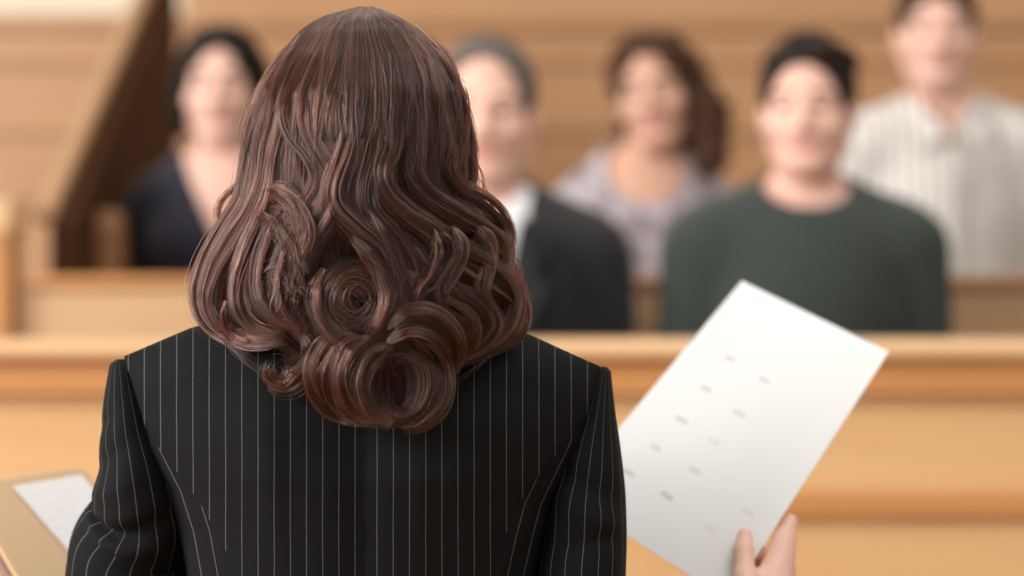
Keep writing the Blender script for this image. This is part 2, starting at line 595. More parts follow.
def make_person(name_label, x, y, z, P):
    """a seated juror whose bench seat is 0.45 above z"""
    root_loc = Vector((x, y, z))
    hw, fem = P['hw'], P.get('female', False)
    H = Head((P.get('hx', 0), P.get('hy', -0.02), P['ze']), rotm(P.get('yaw', 0), P.get('pitch', 0), P.get('roll', 0)), P.get('hk', 1.0))
    F = Field((-0.36, -0.64, -0.01), (0.36, 0.22, P['ze'] + 0.16), 0.0075)
    torso_arms(F, P, 0.0, hw)
    for s in (-1, 1):
        F.cap((s * 0.085, -0.02, 0.53), (s * 0.10, -0.33, 0.505), 0.078, 0.056, 0.03)
        F.cap((s * 0.10, -0.33, 0.505), (s * 0.10, -0.29, 0.08), 0.054, 0.036, 0.02)
        F.cap((s * 0.10, -0.27, 0.045), (s * 0.11, -0.40, 0.035), 0.036, 0.030, 0.02)
        hand_sdf(F, (s * 0.12, -0.22, 0.60), (-s * 0.35, -0.93, -0.05), (0, 0, 1), (-s * 0.93, 0.35, 0))
    nr = 0.046 if fem else 0.056
    F.cap(H.p(0, 0.022, -0.07), (0, 0.03, P['zs'] + 0.03), nr, nr * 1.08, 0.02)
    head_sdf(F, H, fem)
    V, Q = F.mesh()
    V = relax(V, Q, 1, 0.3)
    o = link_mesh('person', V, Q, [P['skin'], M_lip, P['hair_mat']])
    ctr = H.inv(V[Q].mean(1))
    mi = np.zeros(len(Q), int)
    lx = np.abs(ctr[:, 0])
    mi[(lx < 0.026) & (ctr[:, 1] < -0.078) & (np.abs(ctr[:, 2] + 0.0645) < 0.0105 - 0.006 * (lx / 0.026) ** 2)] = 1
    mi[(lx > 0.012) & (lx < 0.052) & (ctr[:, 1] < -0.06) & (np.abs(ctr[:, 2] - 0.0235 + 0.12 * np.abs(lx - 0.03)) < 0.0045)] = 2
    o.data.polygons.foreach_set('material_index', mi)
    o.location = root_loc
    tag(o, name_label, 'person', 'seated jurors')
    # eyes
    for s in (-1, 1):
        G = Field(H.p(s * 0.032, -0.083, 0) - 0.02, H.p(s * 0.032, -0.083, 0) + 0.02, 0.002)
        G.ell(H.p(s * 0.032, -0.0835, 0.0), np.array((0.0125, 0.011, 0.0065)) * H.k, H.R, 0)
        v, q = G.mesh()
        link_mesh('eye', v, q, M_eye, o)
    # trousers / skirt
    T = Field((-0.3, -0.56, 0.04), (0.3, 0.22, 0.72), 0.011)
    T.ell((0, 0.02, 0.54), (0.165 * hw + 0.013, 0.138, 0.125), None, 0.05)
    for s in (-1, 1):
        T.cap((s * 0.085, -0.02, 0.53), (s * 0.10, -0.33, 0.505), 0.092, 0.070, 0.03)
        T.cap((s * 0.10, -0.33, 0.505), (s * 0.10, -0.29, 0.12), 0.068, 0.056, 0.02)
    v, q = T.mesh()
    link_mesh('trousers', v, q, P['leg_mat'], o)
    for s in (-1, 1):
        T = Field((-0.2, -0.66, -0.005), (0.2, -0.25, 0.14), 0.008)
        T.cap((s * 0.10, -0.27, 0.05), (s * 0.11, -0.40, 0.04), 0.046, 0.040, 0.02)
        T.half((0, 0, 0.0), (0, 0, -1))
        v, q = T.mesh()
        link_mesh('shoe', v, q, M_shoe, o)
    # upper garment
    o['_'] = 0
    del o['_']
    return o, H


def garment(o, P, name, m, g, cuts, sleeve=1.0, h=0.009, arms=True, extra=None):
    F = Field((-0.37, -0.42, 0.42), (0.37, 0.24, P['zs'] + 0.22), h)
    torso_arms(F, P, g, P['hw'], arms, sleeve)
    if extra:
        extra(F)
    for c in cuts:
        c(F)
    F.half((0, 0, 0.46), (0, 0, -1))
    V, Q = F.mesh()
    V = relax(V, Q, 1, 0.4)
    return link_mesh(name, V, Q, m, o)


M_shoe = mat('black_shoe_leather', (0.02, 0.018, 0.016), 0.35)
M_trou = fabric('charcoal_trousers', (0.03, 0.03, 0.033), (0.045, 0.045, 0.05))


def hair_short(o, H, m, vol=0.012, front=0.062, h=0.006, top=0.0, tuft=0.0):
    k = H.k
    F = Field(H.c - 0.17, H.c + 0.17, h)
    F.ell(H.p(0, 0.014, 0.040 + top), np.array((0.075 + vol, 0.094 + vol, 0.084 + vol + top)) * k, H.R, 0)
    F.ell(H.p(0, 0.06, -0.02), np.array((0.066, 0.052, 0.06)) * k, H.R, 0.03)
    if tuft:
        for tx, ty, tz, tr in ((0.035, -0.05, 0.098, 1.0), (-0.02, -0.045, 0.108, 0.9), (0.062, -0.01, 0.085, 1.1), (0.0, 0.0, 0.122, 1.0), (-0.055, 0.0, 0.092, 0.8), (0.05, 0.04, 0.10, 1.0)):
            F.ell(H.p(tx, ty, tz), np.array((0.030, 0.030, 0.020)) * k * tr * tuft, H.R, 0.012)
    # clear the face and ears
    F.ell(H.p(0, -0.090, -0.045), np.array((0.085, 0.085, 0.045 + front)) * k, H.R, 0.012, 'cut')
    F.ell(H.p(0, -0.06, -0.16), np.array((0.13, 0.12, 0.10)) * k, H.R, 0.012, 'cut')
    for s in (-1, 1):
        F.ell(H.p(s * 0.087, 0.008, -0.022), np.array((0.022, 0.024, 0.032)) * k, H.R, 0.008, 'cut')
    v, q = F.mesh()
    v = v + (RNG.random((len(v), 3)) - 0.5) * 0.004
    return link_mesh('hair', relax(v, q, 1, 0.3), q, m, o)


def hair_long(o, H, m, strands, vol=0.016, front=0.056, h=0.007, wob=0.006):
    k = H.k
    F = Field(H.c - np.array((0.2, 0.2, 0.32)), H.c + np.array((0.2, 0.2, 0.17)), h)
    F.ell(H.p(0, 0.014, 0.042), np.array((0.076 + vol, 0.094 + vol, 0.084 + vol)) * k, H.R, 0)
    for a, b, ra, rb in strands:
        F.cap(H.p(*a), H.p(*b), ra * k, rb * k, 0.02)
    F.ell(H.p(0, -0.095, -0.05), np.array((0.066, 0.085, 0.05 + front)) * k, H.R, 0.014, 'cut')
    v, q = F.mesh()
    v = v + wob * np.stack([np.sin(v[:, 2] * 160 + v[:, 1] * 70), np.cos(v[:, 2] * 140 + v[:, 0] * 80), 0 * v[:, 0]], 1)
    return link_mesh('hair', relax(v, q, 1, 0.3), q, m, o)


def seat_z(top_px, Y, sit):
    """platform height that puts the crown of a seated figure at the photo row"""
    return at(0, top_px, Y).z - 0.45 - sit


def fit(P, top_px, Y, zbase):
    """head and shoulder heights of a figure on a platform so that its crown is at the photo row"""
    crown = at(0, top_px, Y).z - zbase
    P['ze'] = crown - 0.125 * P.get('hk', 1.0)
    P['zs'] = P['ze'] - P.get('drop', 0.21)
    return P


def crew(zs, r=0.075, y=-0.01, dz=0.10):
    return lambda F: F.ell((0, y, zs + dz), (r, r + 0.005, 0.07), None, 0.008, 'cut')


def vneck(zs, depth, width, top=0.10):
    def f(F):
        def fn(X, Y, Z):
            t = (Z - (zs - depth)) / (depth + top)
            return np.maximum(np.abs(X) - width * t, Y - 0.02) * 0.8 + 0 * Z
        F.func(fn, 0.01, 'cut')
        F.ell((0, 0.0, zs + 0.10), (0.07, 0.075, 0.06), None, 0.008, 'cut')
    return f


# juror: dark haired woman in navy, rear row
P = fit(dict(hw=0.84, female=True, skin=M_skinA, hair_mat=hairmat('black_brown_hair', (0.010, 0.006, 0.005)), leg_mat=M_trou, hk=1.03, drop=0.232, hx=0.0, el=0.15), 30, Y_ROW2, Z_P2)
jn, H = make_person('woman with chin-length black hair in a navy V-neck top', at(222, 0, Y_ROW2).x, Y_ROW2, Z_P2, P)
garment(jn, P, 'navy_top', fabric('navy_knit', (0.009, 0.007, 0.017), (0.013, 0.011, 0.024)), 0.012, [vneck(P['zs'], 0.09, 0.085)])
hair_long(jn, H, P['hair_mat'], [((s * 0.078, 0.01, 0.04), (s * 0.088, 0.0, -0.085), 0.026, 0.020) for s in (-1, 1)] + [((0, 0.06, 0.0), (0, 0.055, -0.12), 0.075, 0.06)], vol=0.013, front=0.082)

# juror: grey haired man in a black suit, front row
P = fit(dict(hw=1.02, skin=M_skinA, hair_mat=hairmat('grey_hair', (0.12, 0.10, 0.085)), leg_mat=M_trou, hk=1.08, drop=0.23, yaw=-0.05), 41, Y_ROW1, Z_P1)
js, H = make_person('grey-haired man in a black suit and white shirt, half hidden by the standing woman', at(486, 0, Y_ROW1).x, Y_ROW1, Z_P1, P)
zs = P['zs']
garment(js, P, 'white_shirt', fabric('white_cotton', (0.82, 0.83, 0.84), (0.76, 0.77, 0.8)), 0.010, [lambda F: F.ell((0, -0.03, zs + 0.125), (0.07, 0.09, 0.06), None, 0.008, 'cut')], arms=False)
suit_j = garment(js, P, 'suit_jacket', fabric('black_suiting', (0.007, 0.007, 0.008), (0.011, 0.011, 0.012)), 0.022, [vneck(zs, 0.26, 0.085)])
hair_short(js, H, P['hair_mat'], vol=0.010, front=0.100)
v = [(-0.016, -0.003, 0.0), (0.016, -0.003, 0.0), (0.012, -0.006, -0.04), (0.034, 0, -0.30), (0, 0, -0.35), (-0.034, 0, -0.30), (-0.012, -0.006, -0.04)]
for s in (-1, 1):
    lv_ = [(s * 0.062, -0.128, zs + 0.045), (s * 0.105, -0.118, zs + 0.0), (s * 0.085, -0.142, zs - 0.06), (s * 0.112, -0.143, zs - 0.075), (s * 0.010, -0.166, zs - 0.29), (s * 0.004, -0.166, zs - 0.27)]
    lp = link_mesh('lapel', lv_, [(0, 1, 2, 5), (2, 3, 4, 5)], suit_j.data.materials[0], suit_j, False)
    lp.modifiers.new('solid', 'SOLIDIFY').thickness = 0.008
tie = link_mesh('necktie', [(a, b - 0.0, c) for a, b, c in v], [(0, 1, 2, 6), (6, 2, 3, 4, 5)], mat('grey_green_silk', (0.14, 0.19, 0.17), 0.4), js, False, (0, -0.142, zs + 0.035))
tie.modifiers.new('solid', 'SOLIDIFY').thickness = 0.01

# juror: woman with wavy brown hair in a lilac blouse, rear row
P = fit(dict(hw=0.92, female=True, skin=M_skinB, hair_mat=hairmat('wavy_brown_hair', (0.060, 0.026, 0.015)), leg_mat=M_trou, hk=1.05, drop=0.245, roll=-0.16, yaw=-0.22, hx=0.02), 34, Y_ROW2, Z_P2)
jl, H = make_person('woman with long wavy brown hair in a pale lilac blouse', at(645, 0, Y_ROW2).x, Y_ROW2, Z_P2, P)
m = mat('lilac_print', (0.5, 0.43, 0.47), 0.8)
q = N(m)
f = q.noise(q.n('TexCoord').outputs['Object'], 34, 2)
r = q.n('ValToRGB')
r.color_ramp.elements[0].position, r.color_ramp.elements[1].position = 0.42, 0.58
r.color_ramp.elements[0].color, r.color_ramp.elements[1].color = (0.22, 0.175, 0.20, 1), (0.44, 0.39, 0.41, 1)
q.l(f, r.inputs[0])
q.l(r.outputs[0], q.b.inputs['Base Color'])
zs = P['zs']
garment(jl, P, 'lilac_blouse', m, 0.014, [lambda F: F.ell((0, -0.05, zs + 0.085), (0.085, 0.14, 0.085), None, 0.01, 'cut')], sleeve=0.45)
hair_long(jl, H, P['hair_mat'], [((-0.066, 0.03, 0.05), (-0.078, 0.04, -0.09), 0.024, 0.018), ((0.07, 0.01, 0.05), (0.098, 0.0, -0.06), 0.034, 0.042), ((0.098, 0.0, -0.06), (0.095, -0.01, -0.15), 0.046, 0.036), ((0, 0.06, 0.0), (0.02, 0.06, -0.14), 0.08, 0.06)], vol=0.012, wob=0.008, front=0.082)

# juror: man in the green sweater, front row
P = fit(dict(hw=1.03, skin=M_skinA, hair_mat=hairmat('dark_brown_hair', (0.016, 0.008, 0.005)), leg_mat=M_trou, hk=1.01, drop=0.218, yaw=-0.22, hx=0.0), 41, Y_ROW1, Z_P1)
jg, H = make_person('man with short dark hair in a dark green crew-neck sweater', at(806, 0, Y_ROW1).x, Y_ROW1, Z_P1, P)
zs = P['zs']
garment(jg, P, 'green_sweater', fabric('green_wool', (0.021, 0.029, 0.025), (0.031, 0.041, 0.036), 90), 0.014, [crew(zs, 0.086, -0.02, 0.106)])
hair_short(jg, H, P['hair_mat'], vol=0.012, front=0.080, top=0.002, tuft=1.0)

# juror: man in the striped shirt, rear row
P = fit(dict(hw=1.02, skin=M_skinA, hair_mat=hairmat('light_brown_hair', (0.05, 0.026, 0.014)), leg_mat=M_trou, hk=1.04, drop=0.225, yaw=-0.12, hx=-0.02), -26, Y_ROW2, Z_P2)
jr, H = make_person('man in an open-collared pale shirt with thin grey stripes', at(944, 0, Y_ROW2).x, Y_ROW2, Z_P2, P)
zs = P['zs']
m = mat('striped_cotton', (0.7, 0.68, 0.62), 0.8)
q = N(m)
sx = q.n('SeparateXYZ')
q.l(q.n('TexCoord').outputs['Object'], sx.inputs[0])
f = q.math('FRACT', q.math('MULTIPLY', sx.outputs[0], 38.0))
q.l(q.mix(q.math('LESS_THAN', f, 0.3), (0.70, 0.67, 0.63), (0.38, 0.35, 0.325)), q.b.inputs['Base Color'])
garment(jr, P, 'striped_shirt', m, 0.014, [vneck(zs, 0.02, 0.05)])
hair_short(jr, H, P['hair_mat'], vol=0.009, front=0.062)
for s in (-1, 1):
    v = [(s * 0.008, -0.10, zs + 0.005), (s * 0.07, -0.045, zs + 0.085), (s * 0.10, -0.035, zs + 0.055), (s * 0.062, -0.115, zs - 0.025)]
    c = link_mesh('collar', v, [(0, 1, 2, 3)], m, jr, False)
    c.modifiers.new('solid', 'SOLIDIFY').thickness = 0.006
box('button_placket', (-0.014, -0.139, zs - 0.33), (0.014, -0.128, zs - 0.03), m, jr, 0.003)

# ------------------------------------------------------------------ the standing woman
D0 = FPX / 1150.0


def W(px, py, d):
    """a point that lies d metres nearer than her central plane"""
    return at(px, py, D0 - d)


def I(x, xs, ys):
    return np.interp(x, xs, ys)


LROOT = Vector((-0.132, D0, 0))
# --- jacket outline, read in photo rows
SH_X = (124, 190, 250, 300, 362, 425, 480, 535, 600)
SH_Y = (356, 328, 311, 296, 290, 297, 317, 337, 366)
XL_Y = (356, 380, 414, 446, 491, 532, 576, 640, 720, 800, 900)
XL_X = (124, 128, 136, 143, 166, 179, 187, 192, 190, 180, 165)
XR_Y = (366, 380, 400, 420, 445, 478, 505, 544, 576, 640, 720, 800, 900)
XR_X = (600, 598, 595, 590, 582, 566, 553, 543, 536, 531, 533, 544, 560)
PL_Y = (414, 430, 450, 500, 545, 576, 720, 900)
PL_X = (136, 146, 160, 198, 224, 233, 250, 240)
PR_Y = (418, 440, 467, 491, 520, 560, 576, 720, 900)
PR_X = (591, 570, 546, 527, 510, 498, 494, 480, 492)


def jd(px, py):
    """how far the jacket back stands out at a photo position"""
    px, py = np.asarray(px, float), np.asarray(py, float)
    ysh = I(px, SH_X, SH_Y)
    xl, xr = I(py, XL_Y, XL_X), I(py, XR_Y, XR_X)
    s = np.clip((px - xl) / (xr - xl), 0, 1) * 2 - 1
    D = I(py, (290, 330, 360, 420, 480, 576, 720, 900), (0.045, 0.058, 0.068, 0.086, 0.092, 0.082, 0.06, 0.095))
    d = D * (1 - np.abs(s) ** 2.8) ** 0.55
    d = d + 0.006 * np.exp(-((np.abs(s) - 0.45) / 0.2) ** 2 - ((py - 430) / 60) ** 2) - 0.004 * np.exp(-(s / 0.1) ** 2) * np.clip((py - 360) / 100, 0, 1)
    v = np.clip((py - ysh) / 46, 0, 1)
    ridge = 0.012 - 0.012 * np.abs(s)
    return ridge + (d - ridge) * np.sqrt(np.clip(1 - (1 - v) ** 2, 0, 1))


M_suit = mat('pinstripe_wool', (0.014, 0.014, 0.015), 0.85)
q = N(M_suit)
uv = q.n('UVMap', uv_map='stripes').outputs[0]
sx = q.n('SeparateXYZ')
q.l(uv, sx.inputs[0])
tc = q.n('TexCoord').outputs['Object']
wv = q.math('MULTIPLY', q.math('SUBTRACT', q.noise(tc, 9, 2), 0.5), 0.10)
fr = q.math('ABSOLUTE', q.math('SUBTRACT', q.math('FRACT', q.math('ADD', sx.outputs[0], wv)), 0.5))
line = q.math('LESS_THAN', fr, 0.024)
dots = q.math('ADD', 0.55, q.math('MULTIPLY', q.math('GREATER_THAN', q.math('FRACT', q.math('MULTIPLY', sx.outputs[1], 9.0)), 0.35), 0.45))
wn = q.noise(tc, 900, 2)
base = q.mix(wn, (0.0036, 0.0038, 0.0045), (0.0075, 0.0078, 0.0088))
q.l(q.mix(q.math('MULTIPLY', line, dots), base, (0.115, 0.105, 0.095)), q.b.inputs['Base Color'])
q.b.inputs['Sheen Weight'].default_value = 0.0
q.b.inputs['Sheen Roughness'].default_value = 0.4
q.b.inputs['Specular IOR Level'].default_value = 0.14
q.bump(wn, 0.25, 0.0006)

PITCH = 16.2


def uv_mesh(name, V, Qs, UVs, m, parent):
    o = link_mesh(name, V, Qs, m, parent)
    o.data.transform(Matrix.Translation(-LROOT))
    lay = o.data.uv_layers.new(name='stripes')
    lay.data.foreach_set('uv', np.asarray(UVs, np.float32).reshape(-1))
    return o


def make_jacket(parent):
    nS, nC, nR = 14, 96, 110
    ts = np.concatenate([np.linspace(0, 1, nS), np.linspace(0, 1, nC)[1:], np.linspace(0, 1, nS)[1:]])
    pan = np.concatenate([np.zeros(nS), np.ones(nC - 1), np.full(nS - 1, 2)]).astype(int)
    ncol = len(ts)
    vv = np.linspace(0, 1, nR) ** 1.5
    PX, PY = np.zeros((nR, ncol)), np.zeros((nR, ncol))
    for c in range(ncol):
        x0 = {0: 124.0, 1: 124 + 476 * ts[c], 2: 600.0}[pan[c]]
        y = I(x0, SH_X, SH_Y)
        ys = y + vv * (900 - y)
        xl, xr = I(ys, XL_Y, XL_X), I(ys, XR_Y, XR_X)
        pl = np.maximum(np.where(ys < 414, xl, I(ys, PL_Y, PL_X)), xl + 0.4)
        pr = np.minimum(np.where(ys < 418, xr, I(ys, PR_Y, PR_X)), xr - 0.4)
        a, b = {0: (xl, pl), 1: (pl, pr), 2: (pr, xr)}[pan[c]]
        PX[:, c] = a + (b - a) * ts[c]
        PY[:, c] = ys
    d = jd(PX, PY)
    pl, pr = I(PY, PL_Y, PL_X), I(PY, PR_Y, PR_X)
    on = np.clip((PY - 425) / 20, 0, 1)
    d -= on * 0.0016 * (np.exp(-((PX - pl) / 2.2) ** 2) + np.exp(-((PX - pr) / 2.2) ** 2))
    d -= 0.0010 * np.exp(-((PX - 366) / 1.8) ** 2) * np.clip((PY - 380) / 30, 0, 1)
    # soft drag folds that run down and in from the armholes
    for (cx, cy, ang, ln, wd, amp) in ((168, 470, 0.95, 40, 6, 0.0035), (205, 540, 1.2, 50, 9, 0.003), (545, 470, 2.15, 38, 6, 0.0035), (560, 492, 2.9, 14, 4, 0.004), (520, 545, 1.95, 50, 9, 0.003), (430, 500, 1.6, 90, 18, 0.0015), (280, 480, 1.5, 90, 20, 0.0015)):
        ux, uy = math.cos(ang), math.sin(ang)
        al, ac = (PX - cx) * ux + (PY - cy) * uy, -(PX - cx) * uy + (PY - cy) * ux
        d += amp * np.exp(-(al / ln) ** 2) * np.exp(-(ac / wd) ** 2) * np.sin(ac / wd * 1.6)
    def unp(PX, PY, d):
        Yd = D0 - d
        return np.stack([(PX - 512) / FPX * Yd, Yd, ZC - (PY - 288) / FPX * Yd], -1)
    back = unp(PX, PY, d)
    sF = np.clip((PX - I(PY, XL_Y, XL_X)) / (I(PY, XR_Y, XR_X) - I(PY, XL_Y, XL_X)), 0, 1) * 2 - 1
    ysh = I(PX, SH_X, SH_Y)
    vF = np.sqrt(np.clip(1 - (1 - np.clip((PY - ysh) / 60, 0, 1)) ** 2, 0, 1))
    df = -0.125 * (1 - np.abs(sF) ** 2.8) ** 0.55 * vF - 0.004
    front = unp(PX, PY, df)
    V = np.concatenate([back.reshape(-1, 3), front.reshape(-1, 3)])
    U = np.where(pan[None, :] == 0, PX - I(PY, XL_Y, XL_X) + 130, np.where(pan[None, :] == 2, PX - I(PY, XR_Y, XR_X) + 600, PX))
    U = (np.where(PX < 366, U - 366 + 2.8, U - 366 - 2.8)) / PITCH
    VV = PY / 16.0
    Q, UVL = [], []
    npt = nR * ncol
    idx = np.arange(npt).reshape(nR, ncol)
    for c in range(ncol - 1):
        p = pan[c + 1]
        for r in range(nR - 1):
            qd = (idx[r, c], idx[r + 1, c], idx[r + 1, c + 1], idx[r, c + 1])
            Q.append([int(k) for k in qd])
            for (rr, cc) in ((r, c), (r + 1, c), (r + 1, c + 1), (r, c + 1)):
                x = PX[rr, cc]
                u = x - I(PY[rr, cc], XL_Y, XL_X) + 130 if p == 0 else (x - I(PY[rr, cc], XR_Y, XR_X) + 600 if p == 2 else x)
                mid = 0.5 * (PX[r, c] + PX[r, c + 1])
                UVL.append(((u - 366 + (2.8 if mid < 366 else -2.8)) / PITCH, PY[rr, cc] / 16.0))
            Q.append([int(k) + npt for k in qd[::-1]])
            for (rr, cc) in ((r, c + 1), (r + 1, c + 1), (r + 1, c), (r, c)):
                UVL.append((U[rr, cc], VV[rr, cc]))
    for c in (0, ncol - 1):
        for r in range(nR - 1):
            f = [int(idx[r, c]), int(idx[r, c] + npt), int(idx[r + 1, c] + npt), int(idx[r + 1, c])]
            if c:
                f = f[::-1]
            Q.append(f)
            UVL += [(0.0, 0.0)] * 4
    return uv_mesh('pinstripe_jacket', V, Q, UVL, M_suit, parent)


def make_sleeve(parent, rings, phase, folds, cuff=True):
    R = np.array(rings, float)
    n, k = 120, 96
    R = smooth_path(R * np.array([1, 1, 1150, 1, 1150]), n) / np.array([1, 1, 1150, 1, 1150])
    C = np.array([W(a, b, c) for a, b, c in R[:, :3]])
    T = np.gradient(C, axis=0)
    T /= np.linalg.norm(T, axis=1)[:, None]
    rx = R[:, 3] / 1150.0
    rd = R[:, 4]
    th = np.linspace(0, 2 * math.pi, k, endpoint=False)
    V, prev = [], None
    s = np.concatenate([[0], np.cumsum(np.linalg.norm(np.diff(C, axis=0), axis=1))]) * 1150
    for i in range(n):
        view = np.array([0, -1.0, 0]) if prev is None else prev
        S = np.cross(T[i], view)
        S /= np.linalg.norm(S)
        Nn = np.cross(S, T[i])
        prev = Nn
        g = np.zeros(k)
        for (s0, a0, ws, wa, amp, slope) in folds:
            da = (th - a0 + math.pi) % (2 * math.pi) - math.pi
            g += amp * np.exp(-((s[i] - s0 - slope * da) / ws) ** 2 - (da / wa) ** 2)
        # image right is th = 0, facing the viewer is th = pi/2
        V.append(C[i] + np.outer((rx[i] + g) * np.cos(th), -S) + np.outer((rd[i] + g) * np.sin(th), Nn))
    V = np.concatenate(V)
    Q, UVL = [], []
    per = 17.0
    for i in range(n - 1):
        for j in range(k):
            j2 = (j + 1) % k
            Q.append([i * k + j, i * k + j2, (i + 1) * k + j2, (i + 1) * k + j])
            a, b = j / k * per + phase, (j + 1) / k * per + phase
            UVL += [(a, s[i] / 16), (b, s[i] / 16), (b, s[i + 1] / 16), (a, s[i + 1] / 16)]
    Q.append(list(range(k))[::-1])
    UVL += [(0.0, 0.0)] * k
    return uv_mesh('sleeve', V, Q, UVL, M_suit, parent)


LEFT_R = [(122, 359, -.012, 5, .008), (122, 363, -.012, 12, .014), (124, 375, -.012, 16.5, .022), (127, 396, -.012, 23, .030), (132, 430, -.012, 32, .040), (139, 465, -.014, 42, .048),
          (143, 495, -.022, 51, .056), (143, 512, -.030, 50, .056), (138, 528, -.038, 55, .058), (131, 548, -.045, 62, .060), (130, 572, -.05, 65, .060), (124, 602, -.06, 62, .058),
          (112, 656, -.09, 52, .050), (92, 712, -.135, 44, .042), (74, 750, -.18, 35, .036)]
RIGHT_R = [(603, 367, -.012, 4, .008), (603, 371, -.012, 8, .012), (601, 383, -.012, 11.5, .020), (598, 404, -.012, 17, .028), (592.5, 440, -.012, 28, .040), (586.5, 490, -.010, 39.5, .050), (584, 540, -.01, 43, .054),
           (581, 576, -.005, 45, .055), (581, 622, 0.0, 45, .055), (606, 668, -.02, 41, .048), (668, 692, -.06, 35, .040), (720, 674, -.085, 29, .032)]

# --- her body
M_suit_plain = fabric('black_trouser_wool', (0.012, 0.012, 0.013), (0.02, 0.02, 0.021))
HC = np.array(W(362, 152, -0.025))
HL = Head(HC - np.array(LROOT), rotm(math.pi, 0, 0), 0.93)


def loc(px, py, d):
    return np.array(W(px, py, d) - LROOT)


F = Field((-0.32, -0.16, 0.0), (0.46, 0.46, 1.68), 0.0075)
F.ell((0, 0.012, 1.20), (0.120, 0.060, 0.12), None, 0.04)
F.ell((0, 0.012, 1.03), (0.105, 0.050, 0.16), None, 0.04)
F.ell((0, 0.012, 0.87), (0.14, 0.08, 0.11), None, 0.04)
F.cap((-0.14, 0.012, 1.275), (0.14, 0.012, 1.275), 0.028, 0.028, 0.03)
for s in (-1, 1):
    F.cap((s * 0.10, 0.012, 1.285), (s * 0.02, 0.012, 1.36), 0.024, 0.032, 0.04)
    F.cap((s * 0.085, 0, 0.86), (s * 0.09, 0.01, 0.48), 0.082, 0.055, 0.03)
    F.cap((s * 0.09, 0.01, 0.48), (s * 0.09, -0.02, 0.09), 0.054, 0.036, 0.02)
    F.cap((s * 0.09, -0.01, 0.05), (s * 0.095, 0.15, 0.03), 0.034, 0.028, 0.02)
F.cap(HL.p(0, 0.022, -0.07), (0, -0.01, 1.33), 0.045, 0.05, 0.02)
head_sdf(F, HL, True)
for R in (LEFT_R, RIGHT_R):
    ids = (6, 11, 14) if R is LEFT_R else (6, 8, 11)
    p = [loc(R[i][0], R[i][1], R[i][2]) for i in ids]
    F.cap((math.copysign(0.14, p[0][0]), 0.0, 1.275), p[0], 0.018, 0.022, 0.02)
    c_ = [loc(*r_[:3]) for r_ in R[6:]]
    for k_ in range(len(c_) - 1):
        F.cap(c_[k_], c_[k_ + 1], 0.029 - 0.0008 * k_, 0.029 - 0.0008 * (k_ + 1), 0.015)
bodyV, bodyQ = F.mesh()
bodyV = relax(bodyV, bodyQ, 1, 0.3)

# --- the sheet she reads: corners recovered in space
PA, PB, PC, PD = at(742, 281, 2.50), at(889, 352, 2.40), at(728, 600, 2.20), at(563, 495, 2.30)
EN = (PB - PC).cross(PD - PC).normalized()
if EN.y > 0:
    EN = -EN


def on_sheet(px, py, lift=0.0):
    """where the photo ray at (px, py) meets the sheet, moved lift metres towards her"""
    o = Vector((0, 0, ZC))
    r = at(px, py, 1.0) - o
    t = (PC - o).dot(EN) / r.dot(EN)
    q = o + r * t
    return np.array(at(px, py, q.y - lift) - LROOT)


G = Field(on_sheet(770, 590) - np.array((0.075, 0.09, 0.09)), on_sheet(770, 590) + np.array((0.075, 0.09, 0.09)), 0.0019)
S = on_sheet
# thumb on the front of the sheet
G.cap(S(752, 622, 0.018), S(745, 580, 0.0160), 0.0150, 0.0108, 0.010)
G.cap(S(745, 580, 0.0160), S(743.5, 552, 0.0150), 0.0102, 0.0092, 0.006)
G.cap(S(743.5, 552, 0.0150), S(744.5, 536, 0.0122), 0.0090, 0.0074, 0.004)
# palm and web
G.cap(S(752, 612, 0.004), S(778, 602, -0.012), 0.020, 0.016, 0.014)
G.cap(S(757, 590, 0.001), S(774, 572, -0.010), 0.0105, 0.0105, 0.012)
G.cap(S(752, 650, 0.0), S(770, 612, -0.02), 0.026, 0.020, 0.02)
# index finger along the edge, the others tucked behind the sheet
G.cap(S(778, 596, -0.012), S(781, 558, -0.0155), 0.0122, 0.0110, 0.010)
G.cap(S(781, 558, -0.0155), S(785, 538, -0.0150), 0.0108, 0.0098, 0.006)
G.cap(S(785, 538, -0.0150), S(790, 522, -0.0130), 0.0095, 0.0076, 0.004)
G.cap(S(768, 580, -0.006), S(782, 545, -0.011), 0.009, 0.0085, 0.012)
for i, (dx, dy, L) in enumerate(((0, 4, -0.030), (2, 20, -0.046), (3, 36, -0.060))):
    a, b, c = S(780 + dx, 590 + dy, L), S(785 + dx, 566 + dy, L - 0.004), S(762 + dx, 552 + dy, L + 0.010)
    G.cap(a, b, 0.0104 - 0.0006 * i, 0.0096 - 0.0006 * i, 0.006)
    G.cap(b, c, 0.0094 - 0.0006 * i, 0.0084 - 0.0006 * i, 0.003)
    G.cap(c, S(744 + dx, 554 + dy, max(L + 0.018, -0.028)), 0.0082 - 0.0006 * i, 0.0070, 0.003)
G.cap(loc(*RIGHT_R[11][:3]), S(752, 645, -0.004), 0.026, 0.026, 0.02)
hv, hq = G.mesh()
hv = relax(hv, hq, 2, 0.4)
